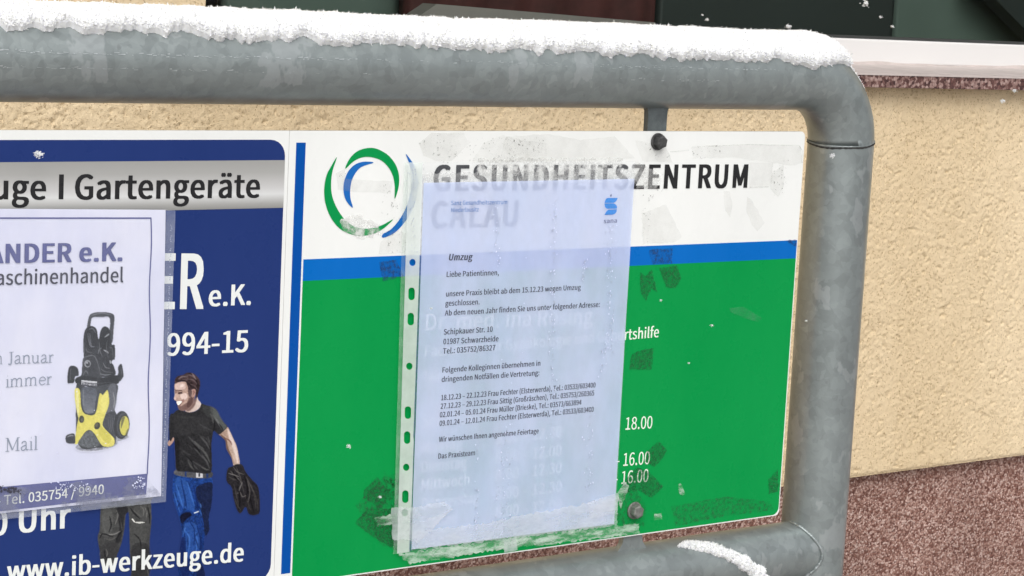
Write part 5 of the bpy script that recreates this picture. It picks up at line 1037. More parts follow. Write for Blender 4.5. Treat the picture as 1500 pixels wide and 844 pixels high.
# small serif face drawn stroke by stroke (no serif font at hand)
def serif_word(word, pl, pr, cap, mat):
    SR = {  # strokes: (points, width) in units of x-height = 1; advance
        'n': (1.12, [([(.2, 0), (.2, .95)], .15), ([(.2, .72), (.42, .97), (.66, .98), (.82, .78), (.82, 0)], .13)], [(.02, .42, 0), (.64, 1.02, 0), (.04, .2, .95)]),
        'm': (1.7, [([(.2, 0), (.2, .95)], .15), ([(.2, .72), (.4, .97), (.62, .98), (.76, .78), (.76, 0)], .13), ([(.76, .72), (.98, .97), (1.2, .98), (1.34, .78), (1.34, 0)], .13)], [(.02, .4, 0), (.58, .94, 0), (1.16, 1.54, 0), (.04, .2, .95)]),
        'u': (1.12, [([(.2, .95), (.2, .25), (.36, .02), (.58, .02), (.8, .22)], .13), ([(.8, .95), (.8, 0)], .15)], [(.02, .2, .95), (.62, .8, .95), (.8, 1.0, 0)]),
        'a': (.98, [([(.14, .78), (.3, .97), (.56, .97), (.66, .75), (.66, .15), (.78, .02), (.92, .1)], .12), ([(.66, .58), (.3, .45), (.1, .26), (.2, .02), (.42, .02), (.66, .2)], .12)], []),
        'r': (.78, [([(.2, 0), (.2, .95)], .15), ([(.2, .66), (.42, .94), (.64, .9)], .13)], [(.02, .46, 0), (.04, .2, .95)]),
        'i': (.55, [([(.25, 0), (.25, .95)], .15), ([(.23, 1.36), (.27, 1.36)], .2)], [(.05, .47, 0), (.08, .25, .95)]),
        'l': (.55, [([(.25, 0), (.25, 1.5)], .15)], [(.05, .47, 0), (.08, .25, 1.5)]),
        'e': (.95, [([(.12, .55), (.8, .55), (.74, .85), (.5, .99), (.24, .86), (.1, .5), (.2, .16), (.46, 0), (.82, .16)], .11)], []),
        'M': (1.75, [([(.28, 0), (.28, 1.45)], .09), ([(.28, 1.45), (.85, .1)], .17), ([(.85, .1), (1.42, 1.45)], .08), ([(1.42, 0), (1.42, 1.45)], .17)], [(.06, .5, 0), (1.18, 1.66, 0), (.06, .34, 1.45), (1.38, 1.66, 1.45)]),
        'J': (.85, [([(.5, 1.45), (.5, .2), (.36, -.08), (.12, -.02)], .16)], [(.24, .76, 1.45)]),
    }
    V, Fc, x = [], [], 0.0
    def stroke(pts, wd, x):
        p = spline(pts, 4) if len(pts) > 2 else [np.array(q) for q in pts]
        k0 = len(V)
        for i in range(len(p)):
            t = np.array(p[min(i + 1, len(p) - 1)]) - np.array(p[max(i - 1, 0)]); t = t / (np.linalg.norm(t) + 1e-9)
            V.append((x + p[i][0] - t[1] * wd / 2, p[i][1] + t[0] * wd / 2)); V.append((x + p[i][0] + t[1] * wd / 2, p[i][1] - t[0] * wd / 2))
            if i: Fc.append((k0 + 2 * i - 2, k0 + 2 * i - 1, k0 + 2 * i + 1, k0 + 2 * i))
    for ch in word:
        adv, st, sf_ = SR[ch]
        for pts, wd in st: stroke(pts, wd, x)
        for a, b, yy in sf_: stroke([(a, yy), (b, yy)], .07, x)
        x += adv
    V = np.array(V); g0, g1 = V[:, 0].min(), V[:, 0].max()
    a = np.array(at(*pl, YFL)); b = np.array(at(*pr, YFL)); dz = at(pl[0], pl[1] - cap, YFL)[1] - a[1]
    s = (V[:, 0] - g0) / (g1 - g0); X = a[0] + s * (b[0] - a[0]); Z = a[1] + s * (b[1] - a[1]) + V[:, 1] / 1.45 * dz
    return obj('lettering', np.stack([X, YFL - 2 * LF + wav(X, Z) - .00003 * (np.arange(len(X)) % 7), Z], 1), Fc, mat, flyer)
serif_word('n', (-8, 533), (3, 533), 17, M['flyer_grey'])
serif_word('Januar', (11, 532.8), (78, 530.8), 17, M['flyer_grey'])
serif_word('immer', (8, 567), (75, 562.5), 17, M['flyer_grey'])
serif_word('Mail', (7.5, 661), (54.5, 658), 19, M['flyer_grey'])

# pressure washer picture
Wc = lambda pts: C(80, 440, 3.516, pts)
P3 = Painter(92, 452, 196, 670, (222, 224, 243))
def ell(cx, cy, rx, ry, n=20, rot=0):
    return [(cx + rx * math.cos(t) * math.cos(rot) - ry * math.sin(t) * math.sin(rot), cy + rx * math.cos(t) * math.sin(rot) + ry * math.sin(t) * math.cos(rot)) for t in np.linspace(0, 2 * math.pi, n, endpoint=False)]
P3.poly(Wc(ell(215, 745, 110, 28, rot=-.12)), (128, 130, 138), nz=.5, soft=3, op=.75)
P3.poly(Wc(ell(330, 712, 52, 12, rot=-.2)), (140, 142, 150), nz=.4, soft=3, op=.7)
P3.poly(Wc([(164, 150), (176, 85), (196, 66), (240, 60), (288, 66), (306, 84), (302, 150), (296, 215), (276, 215), (284, 95), (240, 86), (196, 88), (186, 108), (180, 165), (166, 175)]), (66, 68, 74), nz=.1)
P3.line(Wc([(185, 78), (240, 66), (295, 76)]), 1.8, (120, 122, 130), .8)
P3.poly(Wc([(150, 175), (146, 240), (150, 300), (150, 385), (302, 390), (304, 340), (292, 320), (300, 305), (309, 300), (308, 232), (292, 226), (286, 160), (262, 134), (245, 150), (225, 200), (215, 150), (190, 132), (162, 145)]), (42, 43, 48), nz=.25)
P3.poly(Wc(ell(190, 195, 30, 62)), (30, 31, 36))
P3.poly(Wc(ell(256, 195, 26, 60)), (24, 25, 29))
for r in (8, 14, 20, 26):
    P3.line(Wc([(190 - r * .9, 170), (190 - r * .3, 225 + r * .4), (190 + r * .8, 238)]), 1.1, (120, 122, 130), .6, 0)
P3.line(Wc([(175, 150), (195, 145), (212, 170)]), 1.6, (130, 132, 140), .7)
P3.line(Wc([(256, 190), (272, 178), (280, 172)]), 2.2, (150, 152, 158), .9, 0)
P3.line(Wc([(222, 275), (228, 255), (240, 245)]), 1.6, (120, 122, 128), .8, 0); P3.line(Wc([(250, 255), (265, 262), (276, 272)]), 2.4, (165, 166, 172), .9, 0)
P3.line(Wc([(285, 310), (288, 325)]), 3, (170, 172, 178), .9, 0)
P3.poly(Wc([(122, 405), (138, 380), (144, 305), (166, 284), (205, 284), (216, 310), (228, 345), (240, 400)]), (50, 51, 56), nz=.15)
P3.line(Wc([(146, 390), (148, 306), (168, 288), (204, 288), (226, 340), (236, 390)]), 1.4, (112, 114, 120), .8)
P3.poly(Wc(ell(168, 326, 17, 19)), (150, 152, 158)); P3.poly(Wc(ell(170, 328, 11, 12)), (50, 51, 56)); P3.poly(Wc(ell(166, 322, 5, 5)), (170, 172, 178))
P3.line(Wc([(145, 385), (160, 362), (172, 385)]), 2, (104, 106, 112), .8)
P3.poly(Wc([(64, 420), (70, 352), (88, 336), (116, 348), (122, 385), (104, 392), (98, 422), (80, 426)]), (40, 41, 46)); P3.line(Wc([(82, 350), (78, 410)]), 2, (90, 92, 98), .7)
P3.poly(Wc([(316, 410), (328, 372), (326, 345), (344, 328), (354, 380), (352, 395), (334, 418)]), (42, 43, 48)); P3.line(Wc([(340, 345), (346, 385)]), 1.8, (96, 98, 104), .7)
P3.poly(Wc([(108, 400), (150, 388), (232, 398), (330, 385), (332, 418), (312, 434), (220, 452), (130, 434), (106, 422)]), (28, 29, 33), nz=.2)
P3.line(Wc([(232, 378), (260, 384), (290, 380)]), 2, (130, 132, 138), .7)
P3.poly(Wc([(112, 430), (180, 450), (315, 428), (318, 500), (308, 560), (322, 600), (318, 660), (305, 740), (222, 758), (120, 735), (108, 742), (116, 640), (110, 560)]), (60, 63, 68), nz=.12)
P3.poly(Wc([(280, 440), (314, 432), (318, 520), (300, 575), (270, 580), (262, 520)]), (104, 106, 116), op=.8, soft=3)
P3.poly(Wc([(112, 440), (136, 450), (134, 500), (140, 545), (160, 578), (200, 585), (222, 560), (232, 500), (262, 470), (246, 560), (250, 640), (305, 700), (305, 744), (222, 758), (118, 738)]), (48, 50, 52), nz=.1)
P3.poly(Wc([(138, 452), (214, 458), (208, 530), (202, 576), (160, 580), (142, 540)]), (74, 78, 88), (118, 122, 132), 'y', nz=.1)
P3.line(Wc([(146, 460), (148, 540)]), 2, (140, 144, 152), .5)
Yl = (222, 212, 96)
P3.poly(Wc([(104, 455), (128, 462), (134, 540), (146, 576), (166, 588), (198, 590), (214, 566), (226, 500), (234, 478), (250, 488), (272, 462), (280, 530), (258, 596), (246, 640), (268, 672), (306, 712), (302, 748), (262, 754), (238, 742), (206, 690), (182, 668), (158, 676), (132, 712), (116, 738), (102, 732), (112, 650), (120, 605), (110, 560), (102, 500)]), Yl, (232, 222, 112), 'x', nz=.05)
P3.poly(Wc([(108, 460), (120, 465), (124, 540), (120, 600), (112, 560)]), (240, 236, 170), op=.8, soft=2)
P3.poly(Wc([(232, 640), (250, 660), (290, 700), (280, 735), (250, 720), (225, 680)]), (204, 194, 70), op=.7, soft=2)
P3.poly(Wc([(240, 500), (268, 470), (274, 530), (255, 575), (240, 560)]), (238, 230, 130), op=.7, soft=2)
P3.poly(Wc(ell(137, 612, 13, 19)), (52, 50, 30)); P3.poly(Wc(ell(140, 614, 7, 11)), (86, 84, 70))
P3.poly(Wc(ell(218, 646, 15, 19, rot=.4)), (52, 50, 30)); P3.poly(Wc(ell(215, 642, 8, 10, rot=.4)), (90, 86, 64))
P3.poly(Wc([(140, 700), (165, 674), (190, 674), (216, 712), (230, 745), (180, 760), (120, 740)]), (88, 92, 96), nz=.35, soft=1)
P3.poly(Wc(ell(206, 752, 7, 7)), (60, 62, 66)); P3.poly(Wc(ell(206, 752, 3, 3)), (200, 202, 206))
P3.poly(Wc([(136, 410), (218, 418), (217, 442), (136, 434)]), (206, 208, 214), sm=False, soft=0)
P3.poly(Wc([(258, 600), (284, 575), (320, 590), (326, 690), (305, 690), (262, 650)]), (52, 54, 60), nz=.2)
for q in range(4): P3.line(Wc([(282 + q * 9, 585), (278 + q * 9, 640), (286 + q * 9, 680)]), 1.0, (110, 112, 118), .6, 0)
P3.poly(Wc(ell(344, 642, 40, 72, rot=.06)), (34, 35, 39)); P3.poly(Wc(ell(352, 642, 33, 64, rot=.06)), (70, 72, 78), op=.8); P3.poly(Wc(ell(356, 644, 29, 56, rot=.06)), (44, 45, 40))
P3.poly(Wc(ell(359, 646, 24, 50, rot=.06)), (214, 206, 92)); P3.poly(Wc([(345, 610), (362, 600), (350, 640), (340, 660)]), (90, 88, 50), op=.8)
P3.poly(Wc([(364, 690), (378, 660), (374, 700)]), (80, 78, 46), op=.7)
P3.poly(Wc([(56, 700), (74, 688), (100, 688), (104, 732), (84, 738), (58, 730)]), (46, 47, 52)); P3.line(Wc([(62, 704), (80, 696), (98, 698)]), 2, (150, 152, 158), .8, 0)
for l, wd, cc in (([(228, 215), (232, 260), (246, 290)], 1.6, 96), ([(280, 240), (296, 250), (300, 300)], 1.6, 84), ([(248, 320), (262, 345), (284, 350)], 1.8, 110), ([(236, 350), (256, 366), (300, 372)], 1.6, 92), ([(160, 240), (166, 262), (196, 272)], 1.4, 90),
                  ([(150, 212), (152, 250), (150, 280)], 1.6, 82), ([(270, 205), (266, 250), (276, 300)], 1.4, 78), ([(126, 416), (200, 428), (310, 420)], 1.2, 70), ([(268, 445), (300, 436), (316, 432)], 1.6, 96), ([(300, 470), (308, 520), (300, 560)], 2.0, 140)):
    P3.line(Wc(l), wd, (cc, cc + 1, cc + 5), .85, 0)
P3.build('printed_pressure_washer', flyer, YFL - .0003 + YFL * 0, plane=YFL, bumpf=wav)
lettering('KÄRCHER', (119.5, 564.5), (141.5, 566.5), 4.5, M['flyer_black'], flyer, y=YFL - .0006, plane=YFL, bumpf=wav, off=.02)

# clear pocket round the flyer
YP = YFL - .0014
pocket = empty('clear_pocket', (-.75, YP, -.35), label='clear plastic pocket with embossed edge holding the pressure washer flyer', cat='plastic pocket')
quad_grid('film', [(-155, 304), (243, 306.8), (237, 727), (-155, 769.5)], YP, M['film'], pocket, wav, 70, 70)
quad_grid('side_margin', [(243, 307), (257, 308.5), (243.5, 735), (237, 727)], YP, M['film2'], pocket, wav, 10, 70)
quad_grid('bottom_margin', [(-155, 770), (237, 727.2), (243.5, 735.5), (-155, 778)], YP, M['film2'], pocket, wav, 60, 8)
# embossed stitch line along the right margin
V, Fc = [], []
for i in range(150):
    yy = 330 + i * 2.66; k = (yy - 307) / 428.0
    xx = 251.5 - 13.5 * k + random.uniform(-.7, .7)
    if random.random() < .25: continue
    for a, b in ((xx - .9, yy - .8), (xx + .9, yy - .8), (xx + .7, yy + .7), (xx - .9, yy + .5)):
        X_, Z_ = at(a, b, YP); V.append((X_, YP - .0002, Z_))
    n = len(V); Fc.append((n - 4, n - 3, n - 2, n - 1))
props(obj('embossed_line', V, Fc, film('emboss_glint', (.62, .68, .85, 1), .5, 300, .3, .7, .3, .3), pocket), kind=None)
# tape across the foot of the flyer
mt_w = film('wrinkled_clear_tape', (.30, .32, .42, 1), .42, 30, .47, .55, .03, .3, bmp=.1, stretch=(1, 1, 1))
quad_grid('adhesive_tape', [(-155, 730), (214, 697), (238, 727), (-155, 781)], YP - .0003, mt_w, pocket, wav, 70, 12, .001)
quad_grid('adhesive_tape', [(92, 736), (216, 722), (222, 733), (92, 752)], YP - .0006, mt_w, pocket, wav, 40, 8, .001)
def specks(name, area, n, size, mat, parent, y, tall=1.0, seed=1, kind=None):
    """tiny irregular blisters in the film"""
    rs = random.Random(seed); V, Fc = [], []
    for _ in range(n):
        a, b = area(rs); k = rs.randint(4, 6); r = size * rs.uniform(.3, 1.2)
        X_, Z_ = at(a, b, y); n0 = len(V)
        V.append((X_, y - .0003, Z_))
        for j in range(k):
            t = 2 * math.pi * j / k + rs.uniform(-.3, .3); rr = r * rs.uniform(.6, 1.2)
            V.append((X_ + rr * math.cos(t), y, Z_ + rr * math.sin(t) * tall))
        for j in range(k): Fc.append((n0, n0 + 1 + j, n0 + 1 + (j + 1) % k))
    o = obj(name, V, Fc, mat, parent)
    if kind: o['kind'] = kind
    return o
specks('air_bubbles', lambda r: (r.gauss(15, 8), r.gauss(717, 3)), 30, .0012, M['flyer_black'], pocket, YP - .0005, seed=3, kind='stuff')
specks('air_bubbles', lambda r: (r.gauss(95, 14), 712 + r.gauss(0, 4)), 45, .0006, M['bubble'], pocket, YP - .0006, seed=4, kind='stuff')
specks('air_bubbles', lambda r: (r.gauss(60, 70), r.uniform(560, 690)), 50, .0006, M['bubble'], pocket, YP - .0006, seed=5, tall=.5, kind='stuff')
specks('air_bubbles', lambda r: (r.uniform(194, 213), r.uniform(698, 716)), 45, .0007, M['bubble'], pocket, YP - .0006, seed=6, kind='stuff')

# ------------------------------------------------------------------ notice in its punched pocket (on the health centre sign)
YN = -.0020
def wav2(x, z): return .0007 * (vn(np.asarray(x), np.asarray(z), sc=18, seed=41) - .5) + .0003 * (vn(np.asarray(x) * 3, np.asarray(z), sc=30, seed=42) - .5)
notice = empty('notice', (-.275, YN, -.337), label='pale lavender typed notice taped over the health centre sign', cat='notice')
quad_grid('sheet', [(621, 268), (929, 262), (899.5, 767.5), (602.5, 805)], YN, M['notice'], notice, wav2, 80, 110)
nl = lambda body, pl, pr, cap, mat=None, off=.018, **k: lettering(body, pl, pr, cap, mat or M['notice_ink'], notice, y=YN - .00025, plane=YN, off=off, bumpf=wav2, res=3, **k)
Q = (560, 260, 3.245); qa = lambda a, b: (Q[0] + a / Q[2], Q[1] + b / Q[2])
nl('Sanz Gesundheitszentrum', (661, 300.5), (742.5, 299), 6.2, M['notice_blue'], .0)
nl('Niederlausitz', (661, 311), (701, 309.8), 6.2, M['notice_blue'], .0)
nl('sana', (883.5, 327), (903, 326), 6.5, M['grey_toner'], .03)
for pts in ([(262, 392), (285, 330), (312, 316), (466, 316), (455, 345), (436, 372), (405, 390), (330, 392)],
            [(262, 402), (400, 400), (440, 420), (458, 455), (452, 480), (300, 482), (272, 460)],
            [(262, 578), (288, 530), (315, 500), (452, 490), (448, 530), (420, 562), (385, 574)]):
    q = C(860, 260, 10.55, pts); V = [(x, YN - .0003 + float(wav2(x, z)), z) for x, z in (at(a, b, YN) for a, b in q)]
    obj('printed_emblem', V, [tuple(range(len(V)))], M['logo_blue'], notice)
q = C(860, 260, 10.55, ell(362, 278, 14, 20, 10, .3)); V = [(x, YN - .0003 + float(wav2(x, z)), z) for x, z in (at(a, b, YN) for a, b in q)]
obj('printed_emblem', V, [tuple(range(len(V)))], M['grey_toner'], notice)
nl('Umzug', (656.8, 381.5), (691.5, 380.8), 9.5, off=.045, shear=.15)
nl('Liebe Patientinnen,', qa(305, 473), qa(553, 464), 7.7)
nl('unsere Praxis bleibt ab dem 15.12.23 wegen Umzug', qa(302, 566), qa(942, 533), 7.7)
nl('geschlossen.', qa(299, 611), qa(461, 603), 7.7)
nl('Ab dem neuen Jahr finden Sie uns unter folgender Adresse:', qa(296, 657), qa(1032, 615), 7.7)
nl('Schipkauer Str. 10', qa(291, 747), qa(523, 733), 7.9)
nl('01987 Schwarzheide', qa(289, 793), qa(551, 778), 7.9)
nl('Tel.: 035752/86327', qa(287, 838), qa(536, 821), 7.9)
Q2 = (560, 500, 2.6375); qb = lambda a, b: (Q2[0] + a / Q2[2], Q2[1] + b / Q2[2])
nl('Folgende Kolleginnen übernehmen in', qb(231, 121), qb(610, 94), 7.6)
nl('dringenden Notfällen die Vertretung:', qb(228, 157), qb(606, 131), 7.6)
nl('18.12.23 – 22.12.23 Frau Fechter (Elsterwerda), Tel.: 03533/603400', qb(226, 228), qb(823, 178), 7.6)
nl('27.12.23 – 29.12.23 Frau Sittig (Großräschen), Tel.: 035753/260365', qb(224, 261), qb(818, 209), 7.6)
nl('02.01.24 – 05.01.24 Frau Müller (Brieske), Tel.: 03573/663894', qb(221, 294), qb(769, 245), 7.6)
nl('09.01.24 – 12.01.24 Frau Fechter (Elsterwerda), Tel.: 03533/603400', qb(220, 327), qb(816, 272), 7.6)
nl('Wir wünschen Ihnen angenehme Feiertage', qb(218, 389), qb(603, 355), 7.4)
nl('Das Praxisteam', qb(216, 454), qb(357, 440), 7.6)

YS = YN - .0012
sleeve = empty('punched_pocket', (-.28, YS, -.34), label='clear punched plastic pocket with milky perforated strip holding the lavender notice', cat='plastic pocket')
quad_grid('film', [(614, 238), (930.5, 236), (901, 771), (603, 810)], YS, M['film'], sleeve, wav2, 60, 90)
# punched strip with real holes
def strip_with_holes():
    def ctr(y):  # strip centre and half width in photo px
        k = (y - 240) / 570.0
        return 608.5 - 17.5 * k, 10.5 - 1.0 * k
    holes = [(384.5, 'o'), (430.5, 's'), (467.5, 's'), (536.5, 'o'), (604.5, 's'), (641, 's'), (684.5, 'o'), (727.5, 's'), (751, 'o')]
    V, Fc = [], []
    def P(a, b):
        x, z = at(a, b, YS); V.append((x, YS - .0002, z)); return len(V) - 1
    ylist = [238] + sum([[y - 14, y + 14] if False else [] for y, _ in holes], [])
    segs = []; prev = 238
    for y, kd in holes:
        hy = 5.2 if kd == 'o' else 9.2; hx = 4.6 if kd == 'o' else 4.7
        y0, y1 = y - hy - 2, y + hy + 2
        c, w_ = ctr(prev); c1, w1 = ctr(y0)
        if y0 > prev: Fc.append((P(c - w_, prev), P(c + w_, prev), P(c1 + w1, y0), P(c1 - w1, y0)))
        c2, w2 = ctr(y1); cc = (c1 + c2) / 2
        n = 24; ring_o, ring_i = [], []
        for k in range(n):
            t = 2 * math.pi * k / n; ct, st = math.cos(t), math.sin(t)
            if kd == 'o': ix, iy = hx * ct, hy * st
            else:
                s_ = hy - hx; iy = hx * st + (s_ if st > 0 else -s_); ix = hx * ct
            # outer ring = box
            m_ = max(abs(ct), abs(st)); ox, oy = ct / m_, st / m_
            yy = y + oy * (hy + 2); c_, w__ = ctr(yy)
            ring_o.append(P(c_ + ox * w__, yy)); ring_i.append(P(cc + ix, y + iy))
        for k in range(n): Fc.append((ring_o[k], ring_o[(k + 1) % n], ring_i[(k + 1) % n], ring_i[k]))
        prev = y1
    c, w_ = ctr(prev); c1, w1 = ctr(810)
    Fc.append((P(c - w_, prev), P(c + w_, prev), P(c1 + w1, 808.5), P(c1 - w1, 811)))
    return obj('punched_strip', V, Fc, M['strip'], sleeve)
strip_with_holes()
quad_grid('outer_margin', [(592, 238), (598, 238), (582, 811), (576, 812)], YS, film('faint_margin', (.6, .8, .68, 1), .3, 60, .35, .7, .1, .3), sleeve, wav2, 4, 60)
quad_grid('welded_seam', [(619.6, 372), (621.6, 372), (602.6, 809), (600.4, 809)] if False else [(615.0, 375), (617.2, 375), (601.8, 808), (599.2, 808.5)], YS - .0003, M['seam'], sleeve, wav2, 3, 60)
quad_grid('welded_seam', [(620, 240), (621.2, 240), (617.2, 375), (615.6, 375)], YS - .0003, film('pale_seam', (.7, .72, .78, 1), .4, 200, .3, .7, .1, .3), sleeve, wav2, 3, 30)
# adhesive tape, cloudy, across the foot and corner
def tape(pts, mat, lift, rag=1.6, parent=sleeve, name='adhesive_tape'):
    out = []
    for i in range(len(pts)):
        a, b = np.array(pts[i], float), np.array(pts[(i + 1) % len(pts)], float)
        n = max(2, int(np.linalg.norm(b - a) / 3))
        for k in range(n): out.append(a + (b - a) * k / n + np.array([random.uniform(-rag, rag) * .6, random.uniform(-rag, rag)]))
    return flat(name, out, YS - lift, mat, parent, YS)
tape([(604, 778), (700, 768), (905, 728), (903, 770), (602, 806)], M['tape'], .0006, 2.2)
tape([(598, 744), (650, 735), (663, 745), (612, 795), (590, 790), (574, 790), (572, 744)], M['tape'], .0009, 1.5)
tape([(583, 811), (700, 797), (935, 766), (936, 782), (720, 806), (600, 826)], M['tape2'], .0006, 2.0)
tape([(620, 806), (760, 786), (900, 770), (905, 778), (640, 818)], M['tape2'], .0008, 2.0)
tape([(737, 790), (755, 787), (757, 806), (738, 809)], M['tape'], .0011, .8)
tape([(548, 758), (580, 752), (582, 768), (552, 770)], M['tape2'], .0009, 1.5)
tape([(860, 735), (905, 722), (903, 752), (862, 760)], M['tape'], .0009, 1.5)
# trapped air and water under the film, its glare painted as pale specks
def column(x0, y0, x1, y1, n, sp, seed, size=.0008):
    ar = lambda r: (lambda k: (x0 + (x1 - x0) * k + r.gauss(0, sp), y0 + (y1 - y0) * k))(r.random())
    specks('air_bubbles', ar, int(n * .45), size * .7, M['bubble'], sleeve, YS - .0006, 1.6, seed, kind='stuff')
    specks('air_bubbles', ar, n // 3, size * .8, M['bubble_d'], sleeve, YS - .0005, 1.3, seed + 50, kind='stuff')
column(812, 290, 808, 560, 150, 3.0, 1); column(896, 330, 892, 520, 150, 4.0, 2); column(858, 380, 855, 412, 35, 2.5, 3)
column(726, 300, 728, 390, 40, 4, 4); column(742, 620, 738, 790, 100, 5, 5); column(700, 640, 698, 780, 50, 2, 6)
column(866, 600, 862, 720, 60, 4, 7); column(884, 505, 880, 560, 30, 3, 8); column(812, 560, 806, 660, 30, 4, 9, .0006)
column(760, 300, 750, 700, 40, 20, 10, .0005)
# droplets on the strip
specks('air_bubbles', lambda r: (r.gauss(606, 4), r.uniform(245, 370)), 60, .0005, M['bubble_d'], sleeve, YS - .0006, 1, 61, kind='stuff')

# ------------------------------------------------------------------ snow
def crystals(P, Nn, n, smin, smax, seed, bias=None):
    """tiny shards standing on a surface; P (k,3) points, Nn (k,3) normals"""
    r = np.random.default_rng(seed)
    idx = r.choice(len(P), n, p=bias)
    c = P[idx] + Nn[idx] * r.uniform(-.0003, .0006, (n, 1)); nn = Nn[idx] + r.normal(0, .5, (n, 3)); nn /= np.linalg.norm(nn, axis=1)[:, None]
    a = np.cross(nn, r.normal(0, 1, (n, 3))); a /= np.linalg.norm(a, axis=1)[:, None]; b = np.cross(nn, a)
    s = r.uniform(smin, smax, (n, 1)) ** 1.0; ln = s * r.uniform(.8, 2.2, (n, 1))
    v0 = c + nn * ln; v1 = c + a * s * .6; v2 = c + (-.3 * a + .5 * b) * s; v3 = c + (-.3 * a - .5 * b) * s
    V = np.stack([v0, v1, v2, v3], 1).reshape(-1, 3)
    k = np.arange(n)[:, None] * 4
    Fc = np.concatenate([k + np.array([[0, 1, 2]]), k + np.array([[0, 2, 3]]), k + np.array([[0, 3, 1]]), k + np.array([[1, 3, 2]])], 0)
    return V, Fc

def rail_snow():
    us = np.arange(0, 1.33, .0011)            # arc length from the left
    x_start = -1.22
    nv = 64
    vs = np.linspace(-1, 1, nv)
    L0 = XJ - x_start
    cx = np.where(us < L0, x_start + us, 0); th = np.clip((us - L0) / .06, 0, None)
    cx = np.where(us < L0, x_start + us, XJ + .06 * np.sin(th)); cz = np.where(us < L0, ZT, ZT - .06 + .06 * np.cos(th))
    nx = np.where(us < L0, 0, np.sin(th)); nz = np.where(us < L0, 1, np.cos(th))
    endk = np.clip((1.0 * (L0 + .06 * .62) - us) / .022, 0, 1) ** .5
    U, Vv = np.meshgrid(us, vs, indexing='ij')
    # front edge angle wavers in scallops
    e = 1.00 + .18 * (vn(us, us * 0, sc=9, seed=51) - .5) + .20 * (vn(us, us * 0, sc=42, seed=52) - .5) + .20 * (vn(us, us * 0, sc=110, seed=53) - .5) + .13 * (vn(us, us * 0, sc=270, seed=56) - .5)
    base = np.interp(us + x_start, [-.75, -.6, -.43, -.23, .02], [-.16, -.13, -.05, .05, .06])
    ef = (e + base) * (.35 + .65 * endk)
    eb = (1.15 + .3 * (vn(us, us * 0 + 3, sc=20, seed=54) - .5)) * (.35 + .65 * endk)
    ang = np.where(Vv < 0, Vv * ef[:, None], Vv * eb[:, None])
    prof = np.clip(1 - np.abs(Vv) ** 5, 0, 1) ** .45
    T = (.0092 + .0016 * (vn(us, us * 0 + 9, sc=7, seed=55) - .5)) * (endk ** .5)
    xx = U; yy = ang * .03
    nse = .0030 * (vn(xx, yy, sc=70, seed=61) - .5) + .0022 * (vn(xx, yy, sc=190, seed=62) - .5) + .0016 * (vn(xx, yy, sc=480, seed=63) - .5) + .0010 * (rng.random(U.shape) - .5)
    side = np.clip(np.abs(Vv) * 1.6 - .3, .35, 1)
    h = T[:, None] * prof * (1 + .12 * np.cos(ang)) + nse * side * prof * endk[:, None]
    rad = R + h
    P = np.zeros(U.shape + (3,))
    ux, uz = nx[:, None], nz[:, None]
    P[..., 0] = cx[:, None] + rad * np.cos(ang) * ux
    P[..., 2] = cz[:, None] + rad * np.cos(ang) * uz
    P[..., 1] = YC + rad * np.sin(ang)
    Nn = np.zeros_like(P); Nn[..., 0] = np.cos(ang) * ux; Nn[..., 2] = np.cos(ang) * uz; Nn[..., 1] = np.sin(ang)
    return P, Nn, prof, Vv
P, Nn, prof, Vv = rail_snow()
rs_ = empty('rail_snow', (-.6, YC, ZT + R), label='thick fluffy snow lying along the top rail of the tube frame', cat='snow')
grid_obj('snow_bank', P, M['snow'], rs_, True)
b = np.where(np.abs(Vv) < .97, 1.0, 0) * (.6 + 3 * (Vv < -.35) + 3 * (np.abs(Vv) > .8)); b = (b / b.sum()).ravel()
V1, F1 = crystals(P.reshape(-1, 3), Nn.reshape(-1, 3), 26000, .0003, .0010, 5, b)
be = np.where(Vv < -.86, 1.0, 0); be = (be / be.sum()).ravel()
V3, F3 = crystals(P.reshape(-1, 3), Nn.reshape(-1, 3), 5200, .0005, .0015, 16, be)
V2, F2 = crystals(P.reshape(-1, 3), Nn.reshape(-1, 3), 1700, .0007, .0016, 6, b)
o = obj('snow_crystals', np.concatenate([V1, V2, V3]), np.concatenate([F1, F2 + len(V1), F3 + len(V1) + len(V2)]).tolist(), M['snow'], rs_); o['kind'] = 'stuff'

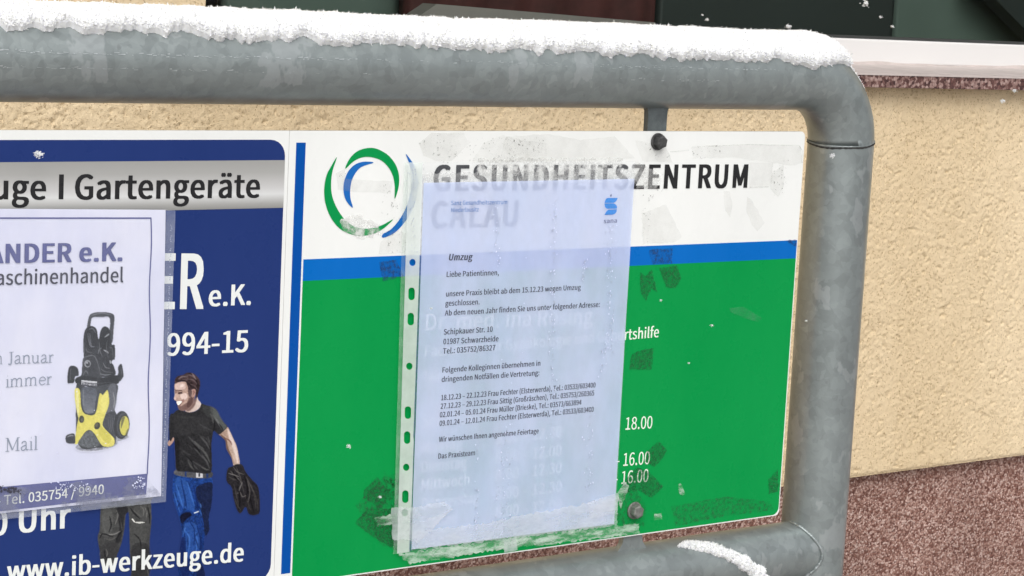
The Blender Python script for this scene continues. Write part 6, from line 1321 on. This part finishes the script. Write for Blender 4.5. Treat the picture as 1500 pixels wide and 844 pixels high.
# strip of snow slid across the lower rail
def low_snow():
    pth = spline([(993, 801), (1006, 799), (1022, 801), (1042, 804), (1062, 811), (1080, 819), (1098, 831), (1112, 845), (1122, 862)], 14)
    wd = np.interp(np.linspace(0, 1, len(pth)), [0, .08, .2, .5, .8, 1], [1.0, 3.5, 6.0, 7.5, 9.5, 10]) * .00062
    wd = wd * (1 + .5 * (vn(np.arange(len(pth)), np.zeros(len(pth)), sc=.16, seed=71) - .5) + .5 * (vn(np.arange(len(pth)), np.zeros(len(pth)), sc=.6, seed=72) - .5))
    cen = []
    for a, b in pth:   # meet the tube surface along the view ray
        dv = RW.T @ np.array([(a - 750) / F, (b - 422) / F, 1.0]); s = (YC - RL * .9 - CAM[1]) / dv[1]
        lo, hi = s - .05, s + .12
        best = None
        for k in np.linspace(lo, hi, 300):
            p = CAM + k * dv
            if (p[1] - YC) ** 2 + (p[2] - ZL) ** 2 <= (RL + .0002) ** 2: best = p; break
        if best is None: best = np.array([*(CAM + ((YC - CAM[1]) / dv[1]) * dv)])
        cen.append([best[0], math.atan2(best[1] - YC, best[2] - ZL)])
    cen = np.array(cen)
    q = np.stack([cen[:, 0], cen[:, 1] * RL], 1)           # unrolled tube surface
    tg = np.gradient(q, axis=0); tg /= np.linalg.norm(tg, axis=1)[:, None] + 1e-9; nr = np.stack([-tg[:, 1], tg[:, 0]], 1)
    vs = np.linspace(-1, 1, 21)
    Sx = q[:, None, :] + nr[:, None, :] * (vs[None, :, None] * wd[:, None, None] * 1.15)
    hgt = wd[:, None] * .75 * np.clip(1 - np.abs(vs)[None, :] ** 3, 0, 1) ** .5 + .0012 * (rng.random((len(q), 21)) - .5) * (1 - np.abs(vs)[None, :] ** 3)
    ang = Sx[..., 1] / RL; rad = RL + hgt
    P = np.stack([Sx[..., 0], YC + rad * np.sin(ang), ZL + rad * np.cos(ang)], -1)
    Nn = np.stack([np.zeros_like(ang), np.sin(ang), np.cos(ang)], -1)
    return P, Nn
P, Nn = low_snow()
ls = empty('snow_ridge', (-.09, YC, ZL + RL), label='narrow curved ridge of snow sliding across the lower rail', cat='snow')
grid_obj('snow_bank', P, M['snow'], ls, True)
V1, F1 = crystals(P.reshape(-1, 3), Nn.reshape(-1, 3), 2600, .0004, .0012, 8)
o = obj('snow_crystals', V1, F1.tolist(), M['snow'], ls); o['kind'] = 'stuff'

# falling flakes: small clumps of shards
def flake(px, py, y, r, label, n=70):
    x, z = at(px, py, y); rs = np.random.default_rng(int(px * 7 + py))
    c = np.array([x, y, z]) + rs.normal(0, r * .38, (n, 3)) * np.array([1, 1, .75]); nn = rs.normal(0, 1, (n, 3)); nn /= np.linalg.norm(nn, axis=1)[:, None]
    V, Fc = crystals(c, nn, n * 3, r * .10, r * .24, int(px + py))
    o = obj('snowflake', V, Fc.tolist(), M['snow'], None); return props(o, label, 'snowflake', 'falling snowflakes')
flake(57, 226, -.02, .0035, 'soft snowflake in front of the navy strip above the silver band')
flake(1268, 5, .15, .0040, 'largest snowflake at the top edge in front of the dark pane')
flake(1290, 25, .15, .0018, 'tiny snowflake just below the largest one before the dark pane')
flake(1307, 39, .15, .0020, 'small snowflake just above the white window frame')
flake(1155, 39, .15, .0032, 'ragged snowflake just above the right end of the rail snow')
flake(1036, 29, .15, .0020, 'small snowflake before the dark pane above the rail snow')
flake(1029, 22, .15, .0012, 'speck of snow beside the small snowflake above the rail snow')
flake(1469, 148, .30, .0034, 'snowflake in front of the beige render near the right edge')
flake(1486, 133, .30, .0030, 'snowflake in front of the red stone sill near the right edge')
flake(511, 654, -.02, .0020, 'white snowflake in front of the green field left of the notice')
flake(557, 728, -.01, .0015, 'snowflake on the dark tape mark left of the notice')
flake(968, 440, -.02, .0012, 'small snowflake before the green field under the blue band')
flake(1043, 477, -.02, .0014, 'small snowflake before the middle of the green field')
flake(1009, 532, -.02, .0011, 'small snowflake low before the green field right of the notice')
flake(1181, 470, -.03, .0012, 'small snowflake before the left side of the post')
flake(1219, 229, -.03, .0028, 'white snowflake on the post just under the elbow joint')
flake(1248, 79, -.01, .0012, 'tiny snowflake at the right tip of the rail snow')
flake(632, 452, -.02, .0010, 'tiny snowflake before the left side of the lavender notice')
